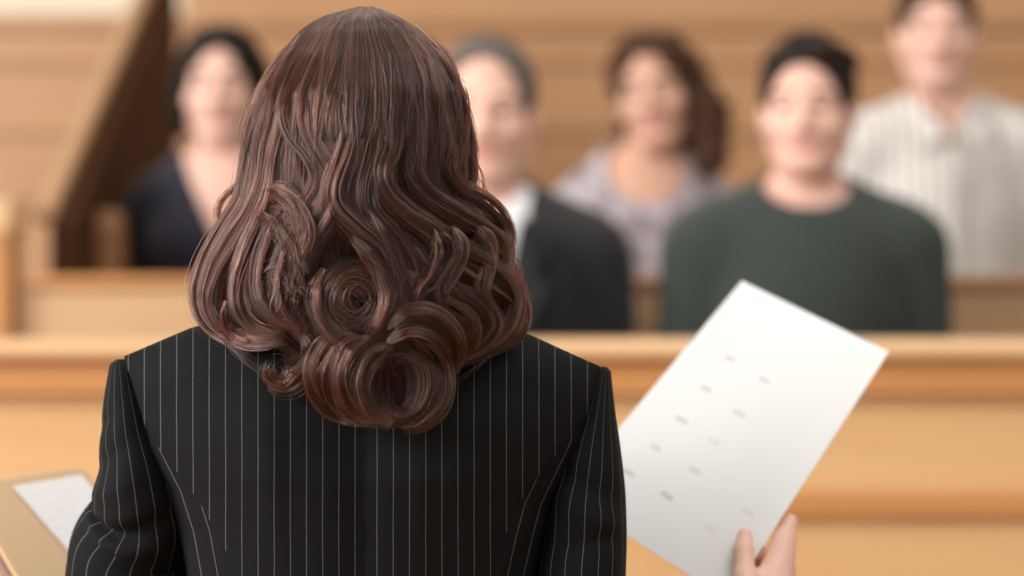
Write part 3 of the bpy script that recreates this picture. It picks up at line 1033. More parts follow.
# left hand under the portfolio
wl = loc(*LEFT_R[14][:3])
G = Field(wl + np.array((-0.15, -0.06, -0.1)), wl + np.array((0.09, 0.2, 0.12)), 0.003)
G.cap(wl, wl + np.array((-0.02, 0.03, 0.0)), 0.026, 0.024, 0.01)
hand_sdf(G, wl + np.array((-0.015, 0.02, 0.0)), np.array((-0.45, 0.88, 0.15)), np.array((0.1, 0.12, -1.0)), np.array((-0.88, -0.45, -0.05)))
lv, lq = G.mesh()
allV = np.concatenate([bodyV, hv, lv])
allQ = np.concatenate([bodyQ, hq + len(bodyV), lq + len(bodyV) + len(hv)])
lawyer = link_mesh('person', allV, allQ, [M_skinA, M_lip], loc=LROOT)
ctr = HL.inv(allV[allQ].mean(1))
mi = ((np.abs(ctr[:, 0]) < 0.026) & (ctr[:, 1] < -0.078) & (ctr[:, 1] > -0.13) & (np.abs(ctr[:, 2] + 0.0645) < 0.0105 - 0.006 * (ctr[:, 0] / 0.026) ** 2)).astype(int)
lawyer.data.polygons.foreach_set('material_index', mi)
tag(lawyer, 'woman seen from behind in a black pinstripe jacket, with long curled auburn-brown hair', 'person')
for s in (-1, 1):
    G = Field(HL.p(s * 0.032, -0.083, 0) - 0.02, HL.p(s * 0.032, -0.083, 0) + 0.02, 0.002)
    G.ell(HL.p(s * 0.032, -0.0835, 0.0), np.array((0.0125, 0.011, 0.0065)), HL.R, 0)
    v, qq = G.mesh()
    link_mesh('eye', v, qq, M_eye, lawyer)
T = Field((-0.3, -0.2, 0.05), (0.3, 0.2, 1.06), 0.011)
T.ell((0, 0.0, 0.90), (0.168, 0.11, 0.14), None, 0.05)
for s in (-1, 1):
    T.cap((s * 0.085, 0, 0.86), (s * 0.09, 0.01, 0.48), 0.095, 0.075, 0.03)
    T.cap((s * 0.09, 0.01, 0.48), (s * 0.09, -0.01, 0.12), 0.074, 0.066, 0.02)
T.half((0, 0, 1.0), (0, 0, 1))
v, qq = T.mesh()
link_mesh('trousers', v, qq, M_suit_plain, lawyer)
for s in (-1, 1):
    T = Field((-0.2, -0.12, -0.01), (0.2, 0.26, 0.14), 0.008)
    T.cap((s * 0.09, -0.02, 0.05), (s * 0.095, 0.16, 0.035), 0.044, 0.036, 0.02)
    T.half((0, 0, 0.002), (0, 0, -1))
    v, qq = T.mesh()
    link_mesh('shoe', v, qq, M_shoe, lawyer)
jacket = make_jacket(lawyer)
PI = math.pi
make_sleeve(jacket, LEFT_R, 0.3, [(152, PI * 0.62, 7, 1.2, -0.010, 10), (168, PI * 0.6, 10, 1.2, 0.005, 8), (190, PI * 0.55, 10, 0.9, -0.004, -6), (95, PI * 0.75, 9, 0.8, -0.003, 14), (118, PI * 0.7, 9, 0.8, 0.003, 14), (60, PI * 0.8, 8, 0.7, -0.002, 12)])
make_sleeve(jacket, RIGHT_R, 0.1, [(120, PI * 0.5, 11, 0.9, -0.004, -12), (145, PI * 0.5, 11, 0.9, 0.003, -12), (175, PI * 0.45, 12, 0.8, -0.003, 14)])

# ------------------------------------------------------------------ her hair
SIL_Y = (7, 10, 15, 20, 30, 54, 88, 120, 160, 190, 215, 255, 290, 315, 335, 355, 380, 400, 425)
SIL_L = (360, 345, 327, 316, 301, 279, 257, 250, 246, 243, 229, 208, 197, 198, 214, 248, 262, 300, 360)
SIL_R = (372, 384, 395, 404, 420, 445, 464, 470, 475, 477, 496, 512, 525, 528, 520, 488, 454, 442, 425)
HB_Y = (7, 15, 30, 55, 90, 130, 190, 260, 340, 430)
HB_D = (0.004, 0.043, 0.072, 0.094, 0.110, 0.117, 0.112, 0.112, 0.118, 0.115)


def hair_base(px, py):
    l, r = I(py, SIL_Y, SIL_L), I(py, SIL_Y, SIL_R)
    u = np.clip((px - 0.5 * (l + r)) / (0.5 * (r - l)), -1, 1)
    d = I(py, HB_Y, HB_D) * np.sqrt(1 - 0.97 * u * u)
    w = np.clip((py - 300) / 40, 0, 1)
    return np.maximum(d, w * (jd(px, np.maximum(py, 300)) + 0.012))


def unproj(px, py, d):
    Yd = D0 - d
    return np.stack([(px - 512) / FPX * Yd, Yd, ZC - (py - 288) / FPX * Yd], -1)


M_hairshell = mat('auburn_hair_mass', (0.014, 0.005, 0.004), 0.8, Specular_IOR_Level=0.1)
q = N(M_hairshell)
f = q.noise(q.n('TexCoord').outputs['Object'], 40, 3, 0.6, (6, 6, 0.4))
q.bump(f, 0.8, 0.004)
rows = np.concatenate([np.linspace(14, 60, 14), np.linspace(68, 375, 46)])
V, Q, k = [], [], 64
th = np.linspace(0, 2 * PI, k, endpoint=False)
for y in rows:
    l, r = I(y, SIL_Y, SIL_L), I(y, SIL_Y, SIL_R)
    ins = min(12.0, 0.35 * (r - l)) + max(0, (y - 300) * 0.35)
    mid, half = 0.5 * (l + r), 0.5 * (r - l) - ins
    bd = I(y, HB_Y, HB_D) * 0.86 - 0.002 - 0.014 * np.clip((y - 215) / 60, 0, 1)
    fd = I(y, (7, 60, 120, 200, 380), (0.02, 0.07, 0.03, 0.03, 0.0))
    c, s_ = np.cos(th), np.sin(th)
    d = np.where(c > 0, bd * c, fd * c)
    V.append(unproj(mid + half * s_, np.full(k, y), d))
V = np.concatenate(V) - np.array(LROOT)
for i in range(len(rows) - 1):
    for j in range(k):
        j2 = (j + 1) % k
        Q.append((i * k + j, (i + 1) * k + j, (i + 1) * k + j2, i * k + j2))
Q.append(tuple(range(k)))
Q.append(tuple(range((len(rows) - 1) * k, len(rows) * k))[::-1])
hair = link_mesh('hair', V, Q, M_hairshell, lawyer)

STR, NP = [], 34          # strands (each NP points)
RAD, TINT = [], []
HAIR_R = 0.00019


def add_strands(P, rad, tint=0.0, vary=0.20):
    """tint: how much redder and lighter this wisp is than its neighbours; single hairs vary more"""
    m = len(P)
    thick = RNG.choice((0.8, 1.0, 1.7), m, p=(0.45, 0.4, 0.15))[:, None]
    STR.append(P.astype(np.float32))
    RAD.append((np.broadcast_to(rad, P.shape[:2]) * thick).astype(np.float32))
    TINT.append(np.clip(0.45 + 0.16 * tint + RNG.normal(0, vary, m), 0, 1).astype(np.float32))


TIP = np.concatenate([np.ones(NP - 8), np.linspace(1, 0.25, 8)])


def lock(pts, w, th=0.006, lift=0.006, n=None, ends=(0.5, 0.55), twist=0.0, ragged=0.16, fly=1.0, split=True):
    """a lock along photo points (x, y[, extra lift]); w px wide, th m thick. Wide locks are built as a bundle of narrow wisps"""
    pts = [(p + (0.0,))[:3] if len(p) == 2 else p for p in pts]
    if pts[0][1] > 60 and ends[0] == 0.5:
        ends = (0.12, ends[1])
    A0 = np.array(pts, float)
    A0 = smooth_path(A0 * np.array([1, 1, 1150]), NP) / np.array([1, 1, 1150])
    n = n or int(w * 12)
    t = np.linspace(0, 1, NP)
    emerge = ends[0] == .7          # rises out of the hair above it, hair by hair
    tx, ty = np.gradient(A0[:, 0]), np.gradient(A0[:, 1])
    ln = np.hypot(tx, ty) + 1e-6
    nx, ny = -ty / ln, tx / ln
    prof = np.minimum(1, ends[0] + (1 - ends[0]) * t / 0.2) * np.minimum(1, ends[1] + (1 - ends[1]) * (1 - t) / 0.3)
    d0 = hair_base(A0[:, 0], A0[:, 1])
    d0 = np.convolve(np.pad(d0, 3, 'edge'), np.ones(7) / 7, 'valid') + lift * np.clip((A0[:, 1] - 60) / 120, 0.25, 1) + A0[:, 2]
    if emerge:
        d0 = d0 - 0.007 * (1 - np.clip(t / 0.42, 0, 1)) ** 1.5
    dome = np.clip((A0[:, 1] - 120) / 100, 0.08, 1)
    nsub = max(1, int(round(w / 3.6))) if split and w > 6 else 1
    for k in range(nsub):
        a0 = ((k + 0.5) / nsub * 2 - 1 + RNG.uniform(-0.5, 0.5) / nsub) if nsub > 1 else 0.0
        ws = w if nsub == 1 else w / nsub * RNG.uniform(1.3, 3.2)
        wander = a0 + (RNG.uniform(0.05, 0.28) * np.sin(t * RNG.uniform(3, 7) + RNG.uniform(0, 6.28)) if nsub > 1 else 0)
        x = A0[:, 0] + nx * wander * prof * w * 0.5
        y = A0[:, 1] + ny * wander * prof * w * 0.5
        d = d0 + th * dome * (0.75 * (1 - np.clip(wander, -1.2, 1.2) ** 2) * prof + (RNG.uniform(-0.25, 0.25) * np.sin(t * RNG.uniform(2, 5) + RNG.uniform(0, 6.28)) if nsub > 1 else 0))
        C = unproj(x, y, d)
        T = np.gradient(C, axis=0)
        T /= np.linalg.norm(T, axis=1)[:, None] + 1e-9
        S = np.cross(T, np.array([0, -1.0, 0]))
        S /= np.linalg.norm(S, axis=1)[:, None] + 1e-6
        Nn = np.cross(S, T)
        m = max(2, int(n / nsub))
        ab = RNG.normal(0, 0.42, (m, 2))
        hw = 0.5 * ws / 1150.0
        spread_t = prof * (1 + 0.5 * np.clip((t - 0.6) / 0.4, 0, 1) * fly)
        off = ab[:, :1] * hw * spread_t
        dep = ab[:, 1:] * min(th * 0.35, hw) * spread_t * (0.3 + 0.7 * dome)
        for fr_lo, fr_hi, am in ((2, 5, 0.0007), (8, 18, 0.00022)):
            ph, fq = RNG.uniform(0, 6.28, m)[:, None], RNG.uniform(fr_lo, fr_hi, m)[:, None]
            amp = RNG.exponential(am, m)[:, None] * fly
            off = off + amp * np.sin(fq * t[None] + ph)
            dep = dep + amp * np.cos(fq * t[None] * 0.9 + ph)
        P = C[None] + S[None] * off[..., None] + Nn[None] * dep[..., None]
        t1 = 1 - RNG.random(m) ** 2 * ragged
        t0 = RNG.random(m) * (0.42 if emerge else 0.10)
        q_ = t0[:, None] + (t1 - t0)[:, None] * t[None]
        i0 = np.clip((q_ * (NP - 1)).astype(int), 0, NP - 2)
        fr_ = (q_ * (NP - 1) - i0)[..., None]
        P = np.take_along_axis(P, i0[..., None], 1) * (1 - fr_) + np.take_along_axis(P, i0[..., None] + 1, 1) * fr_
        add_strands(P, HAIR_R * TIP, RNG.normal(0, 0.5))
        # coarse hairs that lie on top of the wisp, and a few that have come loose
        if nsub > 1 and split:
            c_ = RNG.choice(m, max(2, m // 9), replace=False)
            up = np.array([0, -1.0, 0]) * RNG.uniform(0.0004, 0.0016, (len(c_), 1, 1))
            add_strands(P[c_] + up, 0.00034 * TIP, 0.0, 0.42)
            c_ = RNG.choice(m, max(1, m // 28), replace=False)
            k2 = RNG.uniform(3, 8, (len(c_), 1))
            loose = RNG.exponential(0.0022, (len(c_), 1)) * np.sin(k2 * t[None] + RNG.uniform(0, 6.28, (len(c_), 1))) * dome[None]
            up = np.array([0, -1.0, 0]) * (0.001 + np.abs(loose) * 0.8)[..., None]
            add_strands(P[c_] + S[None] * loose[..., None] + up, 0.00016 * TIP, 0.6, 0.25)


def fill(ncl, per, rho, yend, wave, seed, spread=0.03):
    g = np.random.default_rng(seed)
    th0 = np.linspace(-1.5, 1.5, ncl) + g.normal(0, 0.03, ncl)
    for i in range(ncl):
        ye = g.uniform(*yend)
        n = per
        tha = th0[i] + g.normal(0, spread, n)
        t = np.linspace(0, 1, NP)
        y0 = g.uniform(6.6, 9.5, n)
        y = y0[:, None] + (ye + g.normal(0, 9, n) - y0)[:, None] * t[None]
        ph = g.uniform(0, 6.28) + g.normal(0, 0.25, n)
        lam = g.uniform(95, 140)
        A = wave * np.clip((y - 150) / 120, 0, 1) ** 1.3 * g.uniform(0.6, 1.2)
        u = np.sin(np.clip(tha, -1.54, 1.54))[:, None]
        u = u + A * np.sin(2 * PI * y / lam + ph[:, None]) + 0.012 * np.sin(y / 30 + g.uniform(0, 6))
        u = np.clip(u, -0.995, 0.995)
        l, r = I(y, SIL_Y, SIL_L), I(y, SIL_Y, SIL_R)
        px = 0.5 * (l + r) + 0.5 * (r - l) * u
        lift = (rho - 1) * I(y, HB_Y, HB_D) + A * 0.05 * np.cos(2 * PI * y / lam + ph[:, None]) + g.normal(0, 0.0012, n)[:, None] + g.normal(0, 0.002) * np.clip((y - 120) / 100, 0.25, 1) - 0.013 * np.clip((y - 215) / 60, 0, 1)
        d = np.maximum(hair_base(px, y) + lift, -0.02)
        P = unproj(px, y, d)
        add_strands(P, HAIR_R * TIP, g.normal(0, 0.5))


fill(150, 55, 0.97, (270, 345), 0.10, 1)
fill(190, 55, 1.0, (230, 320), 0.06, 2, 0.035)
fill(60, 70, 0.90, (300, 372), 0.13, 3)


def spiral(cx, cy, r0, r1, a0, turns, sx=1.0, n=16, lift=(0, 0)):
    out = []
    for i in range(n):
        t = i / (n - 1)
        a = a0 + turns * 2 * PI * t
        r = r0 + (r1 - r0) * t
        out.append((cx + sx * r * math.cos(a), cy + r * math.sin(a), lift[0] + (lift[1] - lift[0]) * t))
    return out


# crown and sides
E0 = (.7, .5)
lock([(303, 46), (276, 80), (259, 125), (253, 165), (246, 200), (226, 232), (208, 266), (201, 298), (210, 322), (235, 338), (262, 343), (284, 336)], 26, .008, .002, ends=E0)
lock([(300, 62), (282, 95), (268, 140), (264, 180), (254, 212), (236, 240), (219, 270), (211, 300), (220, 324), (240, 336)], 26, .008, .003, ends=E0)
lock([(306, 70), (292, 105), (281, 150), (276, 190), (265, 222), (250, 246), (238, 272), (232, 292)], 24, .007, .002, ends=E0)
lock([(318, 50), (302, 84), (291, 108), (296, 130), (314, 152), (323, 172), (320, 192), (304, 214), (286, 232), (270, 256), (264, 285), (272, 315)], 22, .008, .005, ends=E0)
lock([(328, 60), (317, 90), (312, 115), (322, 140), (336, 165), (338, 190), (326, 218), (308, 246), (297, 275), (296, 305), (306, 335), (322, 358)], 26, .009, .006, ends=E0)
lock([(346, 92), (340, 118), (343, 150), (341, 190), (326, 226), (306, 262), (296, 292), (300, 322)], 18, .007, .006, ends=E0)
lock([(361, 58), (358, 100), (354, 128), (347, 158), (338, 185), (340, 205), (360, 226), (384, 248), (398, 275), (401, 302), (393, 326), (376, 338)], 28, .010, .008, ends=E0)
lock([(370, 112), (373, 130), (372, 152), (365, 185), (369, 212), (390, 236), (408, 262), (412, 290), (400, 316)], 28, .009, .006, ends=E0)
lock([(394, 110), (390, 145), (382, 172), (390, 196), (410, 216), (432, 230), (456, 244), (474, 262)], 24, .010, .008, ends=E0)
lock([(408, 70), (413, 110), (414, 145), (412, 174), (426, 197), (450, 214), (478, 230), (500, 244), (505, 262)], 26, .010, .007, ends=E0)
lock([(440, 115), (445, 148), (446, 174), (460, 193), (484, 206), (502, 224), (507, 244), (497, 262)], 22, .009, .005, ends=E0)
lock([(464, 120), (468, 150), (470, 180), (466, 202)], 14, .006, .001, ends=E0)
# thin wisps that break up the smooth crown
for i in range(34):
    u_ = math.sin(RNG.uniform(-1.35, 1.35))
    ya_, yb_ = RNG.uniform(14, 75), RNG.uniform(130, 215)
    pp = []
    for yy in np.linspace(ya_, yb_, 6):
        l_, r_ = I(yy, SIL_Y, SIL_L), I(yy, SIL_Y, SIL_R)
        uu = u_ + 0.035 * math.sin(yy / RNG.uniform(26, 34) + i)
        pp.append((0.5 * (l_ + r_) + 0.5 * (r_ - l_) * max(-.97, min(.97, uu)), yy))
    lock(pp, RNG.uniform(7, 15), .003, RNG.uniform(.001, .004), ends=E0)
# right side fall and the big curl under it
lock([(408, 205), (428, 238), (452, 262), (478, 280), (500, 294), (515, 310), (513, 328), (494, 343), (466, 355), (438, 362)], 24, .010, .006)
lock([(428, 215), (452, 244), (480, 264), (502, 280), (512, 300), (506, 324), (484, 342), (456, 356), (430, 366)], 24, .010, .009)
lock([(406, 236), (428, 268), (454, 290), (478, 304), (490, 322), (478, 340), (454, 352), (432, 356)], 22, .008, .008)
lock([(400, 262), (420, 290), (444, 308), (464, 322), (468, 340), (452, 354)], 22, .008, .010)
lock([(452, 226), (457, 250), (449, 270), (440, 288), (444, 308)], 16, .009, .016)
lock([(434, 228), (440, 252), (432, 272), (420, 288), (418, 304)], 15, .009, .015)
lock([(474, 222), (486, 246), (484, 270), (480, 292), (490, 314)], 18, .009, .012)
lock([(492, 225), (506, 248), (506, 272), (513, 292), (520, 310), (510, 328)], 14, .006, .004)


def rosette(cx, cy, rx, ry, slit, n, h, lift, a0, turns, jit=0.06):
    """hair coiled round (cx, cy): a ring-shaped mound of arcs about a narrow slit"""
    t = np.linspace(0, 1, NP)[None]
    ring = np.sqrt(RNG.uniform(0.01, 1, n))
    ring = np.round(ring * 7 + RNG.normal(0, 0.22, n)) / 7 * 0.6 + ring * 0.4      # hair gathers in wisps
    ring = np.clip(ring, 0.06, 1.03)[:, None]
    tint = {k: RNG.normal(0, 0.6) for k in range(12)}
    a = a0 + RNG.normal(0, 0.5, n)[:, None] + turns * RNG.uniform(0.6, 1.1, n)[:, None] * 2 * PI * t
    rr = ring * (1 - 0.22 * t) + 0.015 * np.sin(a * 2 + RNG.uniform(0, 6.28, n)[:, None])
    ex = slit[0] + (rx - slit[0]) * rr
    ey = slit[1] + (ry - slit[1]) * rr
    ox, oy = RNG.normal(0, jit, n)[:, None] * rx * 0.35, RNG.normal(0, jit, n)[:, None] * ry * 0.35
    x, y = cx + ox + ex * np.cos(a), cy + oy + ey * np.sin(a)
    mound = np.sin(np.clip(rr, 0, 1) ** 0.8 * PI * 0.97) ** 0.7
    base = float(hair_base(np.array([cx]), np.array([cy]))[0])
    d = base + lift + h * mound + RNG.normal(0, 0.0008, n)[:, None]
    P = unproj(x, y, np.broadcast_to(d, x.shape))
    for k in range(12):
        sel = np.clip((ring[:, 0] * 11).astype(int), 0, 11) == k
        if sel.any():
            add_strands(P[sel], HAIR_R * TIP, tint[k])
            add_strands(P[sel][::7] + np.array([0, -0.001, 0]), 0.00032 * TIP, 0.0, 0.42)


# hair that lies under the curls
lock([(330, 300), (336, 340), (340, 385), (350, 408)], 50, .006, .000)
lock([(372, 300), (380, 340), (390, 380), (398, 414)], 62, .006, .000)
lock([(420, 300), (424, 330), (420, 360), (412, 395)], 50, .006, .000)
# the centre curl
lock([(366, 205), (380, 232), (392, 262), (396, 292), (388, 318), (368, 336)], 22, .009, .010)
rosette(354, 303, 36, 38, (1, 3), 520, .006, .007, -0.9, -0.8, 0.32)
lock([(352, 236), (368, 254), (382, 276), (388, 302), (376, 328)], 14, .007, .015)
lock([(324, 268), (317, 292), (322, 318), (340, 338), (366, 346), (388, 338)], 18, .009, .010)
# rolls in front of the lower right
lock([(388, 330), (406, 316), (428, 314), (446, 326), (456, 348), (452, 374)], 18, .010, .018)
lock([(386, 344), (410, 332), (434, 338), (448, 356), (447, 384)], 15, .009, .020)
# bottom barrel curls
lock([(352, 332), (334, 350), (323, 374), (330, 398), (350, 411), (374, 416)], 32, .014, .010)
lock([(370, 336), (350, 356), (344, 382), (354, 406), (380, 420)], 30, .014, .014)
rosette(401, 386, 43, 43, (4, 20), 800, .016, .008, -1.2, 0.6, 0.10)
lock([(412, 336), (434, 350), (445, 378), (440, 404), (422, 423), (402, 429)], 18, .010, .022)
lock([(394, 344), (370, 360), (361, 386), (370, 410), (392, 425)], 18, .010, .020)
# left lower tangle
lock([(262, 196), (280, 194), (298, 208), (308, 232), (304, 256)], 24, .011, .010, fly=2)
lock([(258, 214), (276, 226), (292, 246), (300, 268)], 12, .006, .012, fly=2)
lock([(262, 282), (274, 272), (288, 282), (292, 306), (288, 326)], 24, .010, .006, fly=2.5)
lock([(302, 330), (311, 352), (303, 372), (286, 386), (268, 384)], 18, .010, .006)
rosette(279, 371, 21, 17, (2, 3), 260, .009, .006, -0.3, 0.55, 0.25)
lock([(272, 185), (259, 218), (245, 250), (236, 282), (238, 310), (254, 330), (278, 336)], 15, .009, .010)
lock([(286, 202), (270, 234), (259, 266), (260, 296), (274, 318), (292, 328)], 14, .009, .012)
lock([(294, 232), (282, 256), (277, 284), (284, 310), (300, 332)], 12, .008, .013)
for i in range(11):
    x, y, a = RNG.uniform(262, 300), RNG.uniform(192, 300), RNG.uniform(0.2, 1.3)
    L = RNG.uniform(22, 44)
    b = a + RNG.uniform(-0.9, 0.9)
    lock([(x, y), (x + L * 0.5 * math.cos(a), y + L * 0.5 * math.sin(a)), (x + L * 0.5 * (math.cos(a) + math.cos(b)), y + L * 0.5 * (math.sin(a) + math.sin(b)))], 7, .004, RNG.uniform(.010, .015), n=22, fly=2.2)
lock([(226, 300), (223, 318), (230, 334), (248, 342)], 4, .003, .014, n=60)
lock([(250, 176), (232, 190), (221, 203), (219, 216), (228, 226)], 5, .003, .002, n=70)
# fly-away hairs
for i in range(150):
    y = RNG.uniform(20, 330)
    sd = RNG.choice((-1, 1))
    e = I(y, SIL_Y, SIL_L if sd < 0 else SIL_R)
    L = RNG.uniform(25, 70)
    o_ = RNG.uniform(0, 7 if y > 190 else 3)
    e2 = I(y + L, SIL_Y, SIL_L if sd < 0 else SIL_R)
    lock([(e - sd * 8, y), (0.5 * (e + e2) + sd * o_, y + L * 0.5), (e2 - sd * RNG.uniform(-4, 10), y + L)], 1.5, .002, RNG.uniform(0, .01), n=2)
for k_ in range(3):
    lock([(478 + k_, 240), (506, 262 - k_), (523 + k_, 288), (527 + k_, 310), (514, 330 + k_), (494, 340)], 3, .003, .004, n=7)
    lock([(497, 214 - k_), (508 + k_, 224), (512 + k_, 240), (508, 254 + k_)], 2.5, .002, .002, n=8)

P = np.concatenate(STR)
Rr = np.concatenate(RAD)
P = P - np.array(LROOT, np.float32)
cu = bpy.data.hair_curves.new('hair_strands')
cu.add_curves([NP] * len(P))
cu.attributes['position'].data.foreach_set('vector', P.reshape(-1))
ra = cu.attributes.get('radius') or cu.attributes.new('radius', 'FLOAT', 'POINT')
ra.data.foreach_set('value', Rr.reshape(-1))
cu.attributes.new('tint', 'FLOAT', 'CURVE').data.foreach_set('value', np.concatenate(TINT))
M_hair = bpy.data.materials.new('auburn_hair_strands')
M_hair.use_nodes = True
nt = M_hair.node_tree
nt.nodes.remove(nt.nodes['Principled BSDF'])
hb = nt.nodes.new('ShaderNodeBsdfHairPrincipled')
hb.model = 'CHIANG'
hb.parametrization = 'COLOR'
hb.inputs['Roughness'].default_value = 0.20
hb.inputs['Radial Roughness'].default_value = 0.38
hb.inputs['Random Roughness'].default_value = 0.3
hb.inputs['Coat'].default_value = 0.0
hb.inputs['IOR'].default_value = 1.45
hi = nt.nodes.new('ShaderNodeAttribute')
hi.attribute_name = 'tint'
rp = nt.nodes.new('ShaderNodeValToRGB')
rp.color_ramp.elements[0].color = (0.005, 0.0018, 0.0014, 1)
rp.color_ramp.elements[1].color = (0.23, 0.078, 0.047, 1)
e_ = rp.color_ramp.elements.new(0.5)
e_.color = (0.031, 0.0100, 0.0068, 1)
nt.links.new(hi.outputs['Fac'], rp.inputs[0])
nt.links.new(rp.outputs[0], hb.inputs['Color'])
nt.links.new(hb.outputs[0], nt.nodes['Material Output'].inputs['Surface'])
cu.materials.append(M_hair)
hs = bpy.data.objects.new('hair_strands', cu)
COL.objects.link(hs)
hs.parent = hair

# ------------------------------------------------------------------ the papers
M_paper = mat('printed_paper', (0.70, 0.70, 0.69), 0.7)
q = N(M_paper)
uv = q.n('UVMap', uv_map='sheet').outputs[0]
sx = q.n('SeparateXYZ')
q.l(uv, sx.inputs[0])


def sheet(name, A, B, C, D, m, lift, nu=14, nv=18, curl=None, label=None, cat='paper', group=None, thick=0.0004):
    """a sheet of paper between four corners; curl(u, v) lifts it along its normal"""
    n = (B - A).cross(D - A).normalized()
    if n.y > 0:
        n = -n
    org = (A + B + C + D) / 4
    V, Q, UVL = [], [], []
    for j in range(nv + 1):
        for i in range(nu + 1):
            u, v = i / nu, j / nv
            p = A * (1 - u) * (1 - v) + B * u * (1 - v) + C * u * v + D * (1 - u) * v
            V.append(tuple(p + n * (lift + (curl(u, v) if curl else 0)) - org))
    for j in range(nv):
        for i in range(nu):
            a = j * (nu + 1) + i
            Q.append((a, a + 1, a + nu + 2, a + nu + 1))
            UVL += [(i / nu, 1 - j / nv), ((i + 1) / nu, 1 - j / nv), ((i + 1) / nu, 1 - (j + 1) / nv), (i / nu, 1 - (j + 1) / nv)]
    o = link_mesh(name, V, Q, m, None, False, org)
    o.data.uv_layers.new(name='sheet').data.foreach_set('uv', np.asarray(UVL, np.float32).reshape(-1))
    sm = o.modifiers.new('solid', 'SOLIDIFY')
    sm.thickness = thick
    sm.offset = -1
    return tag(o, label, cat, group)


def uv_on(px, py):
    """sheet coordinates of the point the photo shows at (px, py)"""
    g = np.linspace(0, 1, 101)
    U, V = np.meshgrid(g, g)
    U, V = U[..., None], V[..., None]
    P = np.array(PA) * (1 - U) * (1 - V) + np.array(PB) * U * (1 - V) + np.array(PC) * U * V + np.array(PD) * (1 - U) * V
    X, Y = 512 + P[..., 0] / P[..., 1] * FPX, 288 - (P[..., 2] - ZC) / P[..., 1] * FPX
    k = np.argmin((X - px) ** 2 + (Y - py) ** 2)
    return float(U.reshape(-1)[k]), 1 - float(V.reshape(-1)[k])


# faint grey printed words, each a short soft dash
tot = None
rag = q.noise(uv, 60, 3, 0.6, (1, 2, 1))
for (mx, my, sz) in ((729, 359, 1), (764, 381, .8), (706, 390, 1), (739, 414, .8), (681, 421, 1), (714, 441, .4), (655, 449, .7), (694, 472, .7), (629, 474, .9), (666, 497, 1), (748, 512, .4), (712, 529, .3)):
    mu, mv = uv_on(mx, my)
    a = q.math('DIVIDE', q.math('SUBTRACT', sx.outputs[0], mu), 0.042)
    b = q.math('DIVIDE', q.math('SUBTRACT', sx.outputs[1], mv), 0.011)
    e = q.math('ADD', q.math('POWER', a, 4.0), q.math('POWER', b, 2.0))
    k_ = q.math('MULTIPLY', q.math('LESS_THAN', q.math('ADD', e, q.math('MULTIPLY', rag, 2.2)), 1.75), 0.36 * sz)
    tot = k_ if tot is None else q.math('ADD', tot, k_)
q.l(q.mix(tot, (0.70, 0.70, 0.69), (0.16, 0.16, 0.16)), q.b.inputs['Base Color'])
sheet('paper_sheet', PA, PB, PC, PD, M_paper, 0.0, label='white printed sheet held up in the hand of the standing woman', curl=lambda u, v: 0.0)

# portfolio on her left arm
TL, TR = at(-37, 485, 2.36), at(84, 466, 2.46)
e2 = Vector((0.130, -0.064, -0.190))
BL, BR = TL + e2, TR + e2
pf = thing('portfolio', 'tan leather portfolio lying open on the bent arm of the standing woman', 'folder', (TL + TR + BL + BR) / 4)
M_tan = fabric('tan_leather', (0.66, 0.45, 0.25), (0.58, 0.38, 0.20), 120, 0.5)
M_brown = fabric('rose_brown_leather', (0.30, 0.18, 0.13), (0.25, 0.15, 0.11), 120, 0.5)


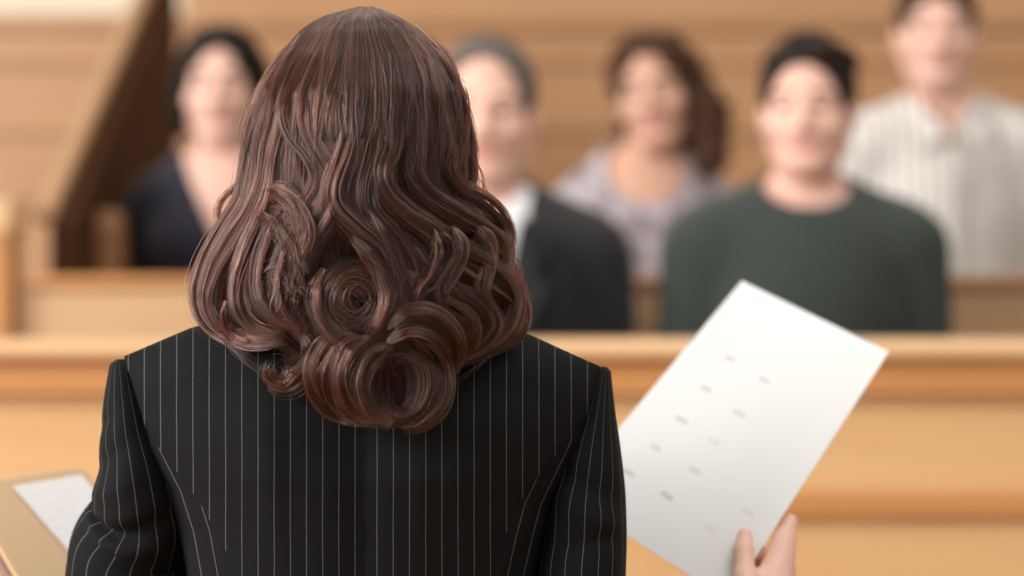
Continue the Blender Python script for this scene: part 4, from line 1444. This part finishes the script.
def rounded_board(name, A, eu, ev, thick, down, m, parent, rc=0.014):
    u, v = eu.normalized(), ev.normalized()
    n = eu.cross(ev).normalized()
    if n.y > 0:
        n = -n
    lu, lv = eu.length, ev.length
    out = []
    for (cx, cy, a0) in ((rc, rc, PI), (lu - rc, rc, 1.5 * PI), (lu - rc, lv - rc, 0), (rc, lv - rc, 0.5 * PI)):
        for k in range(7):
            a = a0 + k / 6 * PI / 2
            out.append((cx + rc * math.cos(a), cy + rc * math.sin(a)))
    top = [A + u * x + v * y - n * down for x, y in out]
    bot = [p - n * thick for p in top]
    V = [tuple(p - parent.location) for p in top + bot]
    k = len(out)
    fs = [tuple(range(k)), tuple(range(2 * k - 1, k - 1, -1))] + [(i, k + i, k + (i + 1) % k, (i + 1) % k) for i in range(k)]
    return bevel(link_mesh(name, V, fs, m, parent, False), 0.0015)


rounded_board('inner_board', TL, TR - TL, e2, 0.006, 0.0, M_tan, pf)
back_u = (TR - TL).normalized()
back_v = e2.normalized()
rounded_board('outer_cover', TL - back_u * 0.004 - back_v * 0.005, (TR - TL) * 1.05, e2 * 1.03, 0.005, 0.012, M_brown, pf)
rounded_board('spine', TL - back_u * 0.004, (TR - TL) * 0.12, e2, 0.006, 0.006, M_brown, pf, 0.004)


def on_plane(px, py, A, n):
    o = Vector((0, 0, ZC))
    r = at(px, py, 1.0) - o
    return o + r * ((A - o).dot(n) / r.dot(n))


pn = (TR - TL).cross(e2).normalized()
if pn.y > 0:
    pn = -pn
nA, nB, nD = (on_plane(*p, TL, pn) for p in ((12, 487), (81, 475.5), (68, 552)))
nD = nA + (nD - nA) * 1.7
nC = nB + (nD - nA)
M_note = mat('handwritten_paper', (0.93, 0.93, 0.94), 0.7)
q = N(M_note)
uv = q.n('UVMap', uv_map='sheet').outputs[0]
sx = q.n('SeparateXYZ')
q.l(uv, sx.inputs[0])
ln = q.math('LESS_THAN', q.math('ABSOLUTE', q.math('SUBTRACT', q.math('FRACT', q.math('MULTIPLY', sx.outputs[1], 14.0)), 0.5)), 0.2)
wr = q.math('GREATER_THAN', q.noise(uv, 30, 4, 0.7, (1.6, 1.0, 1)), 0.56)
q.l(q.mix(q.math('MULTIPLY', q.math('MULTIPLY', ln, wr), 0.28), (0.93, 0.93, 0.94), (0.25, 0.25, 0.28)), q.b.inputs['Base Color'])
sheet('paper_sheet', nA, nB, nC, nD, M_note, 0.0012, label='white handwritten page lying on the tan portfolio', curl=lambda u, v: 0.0)
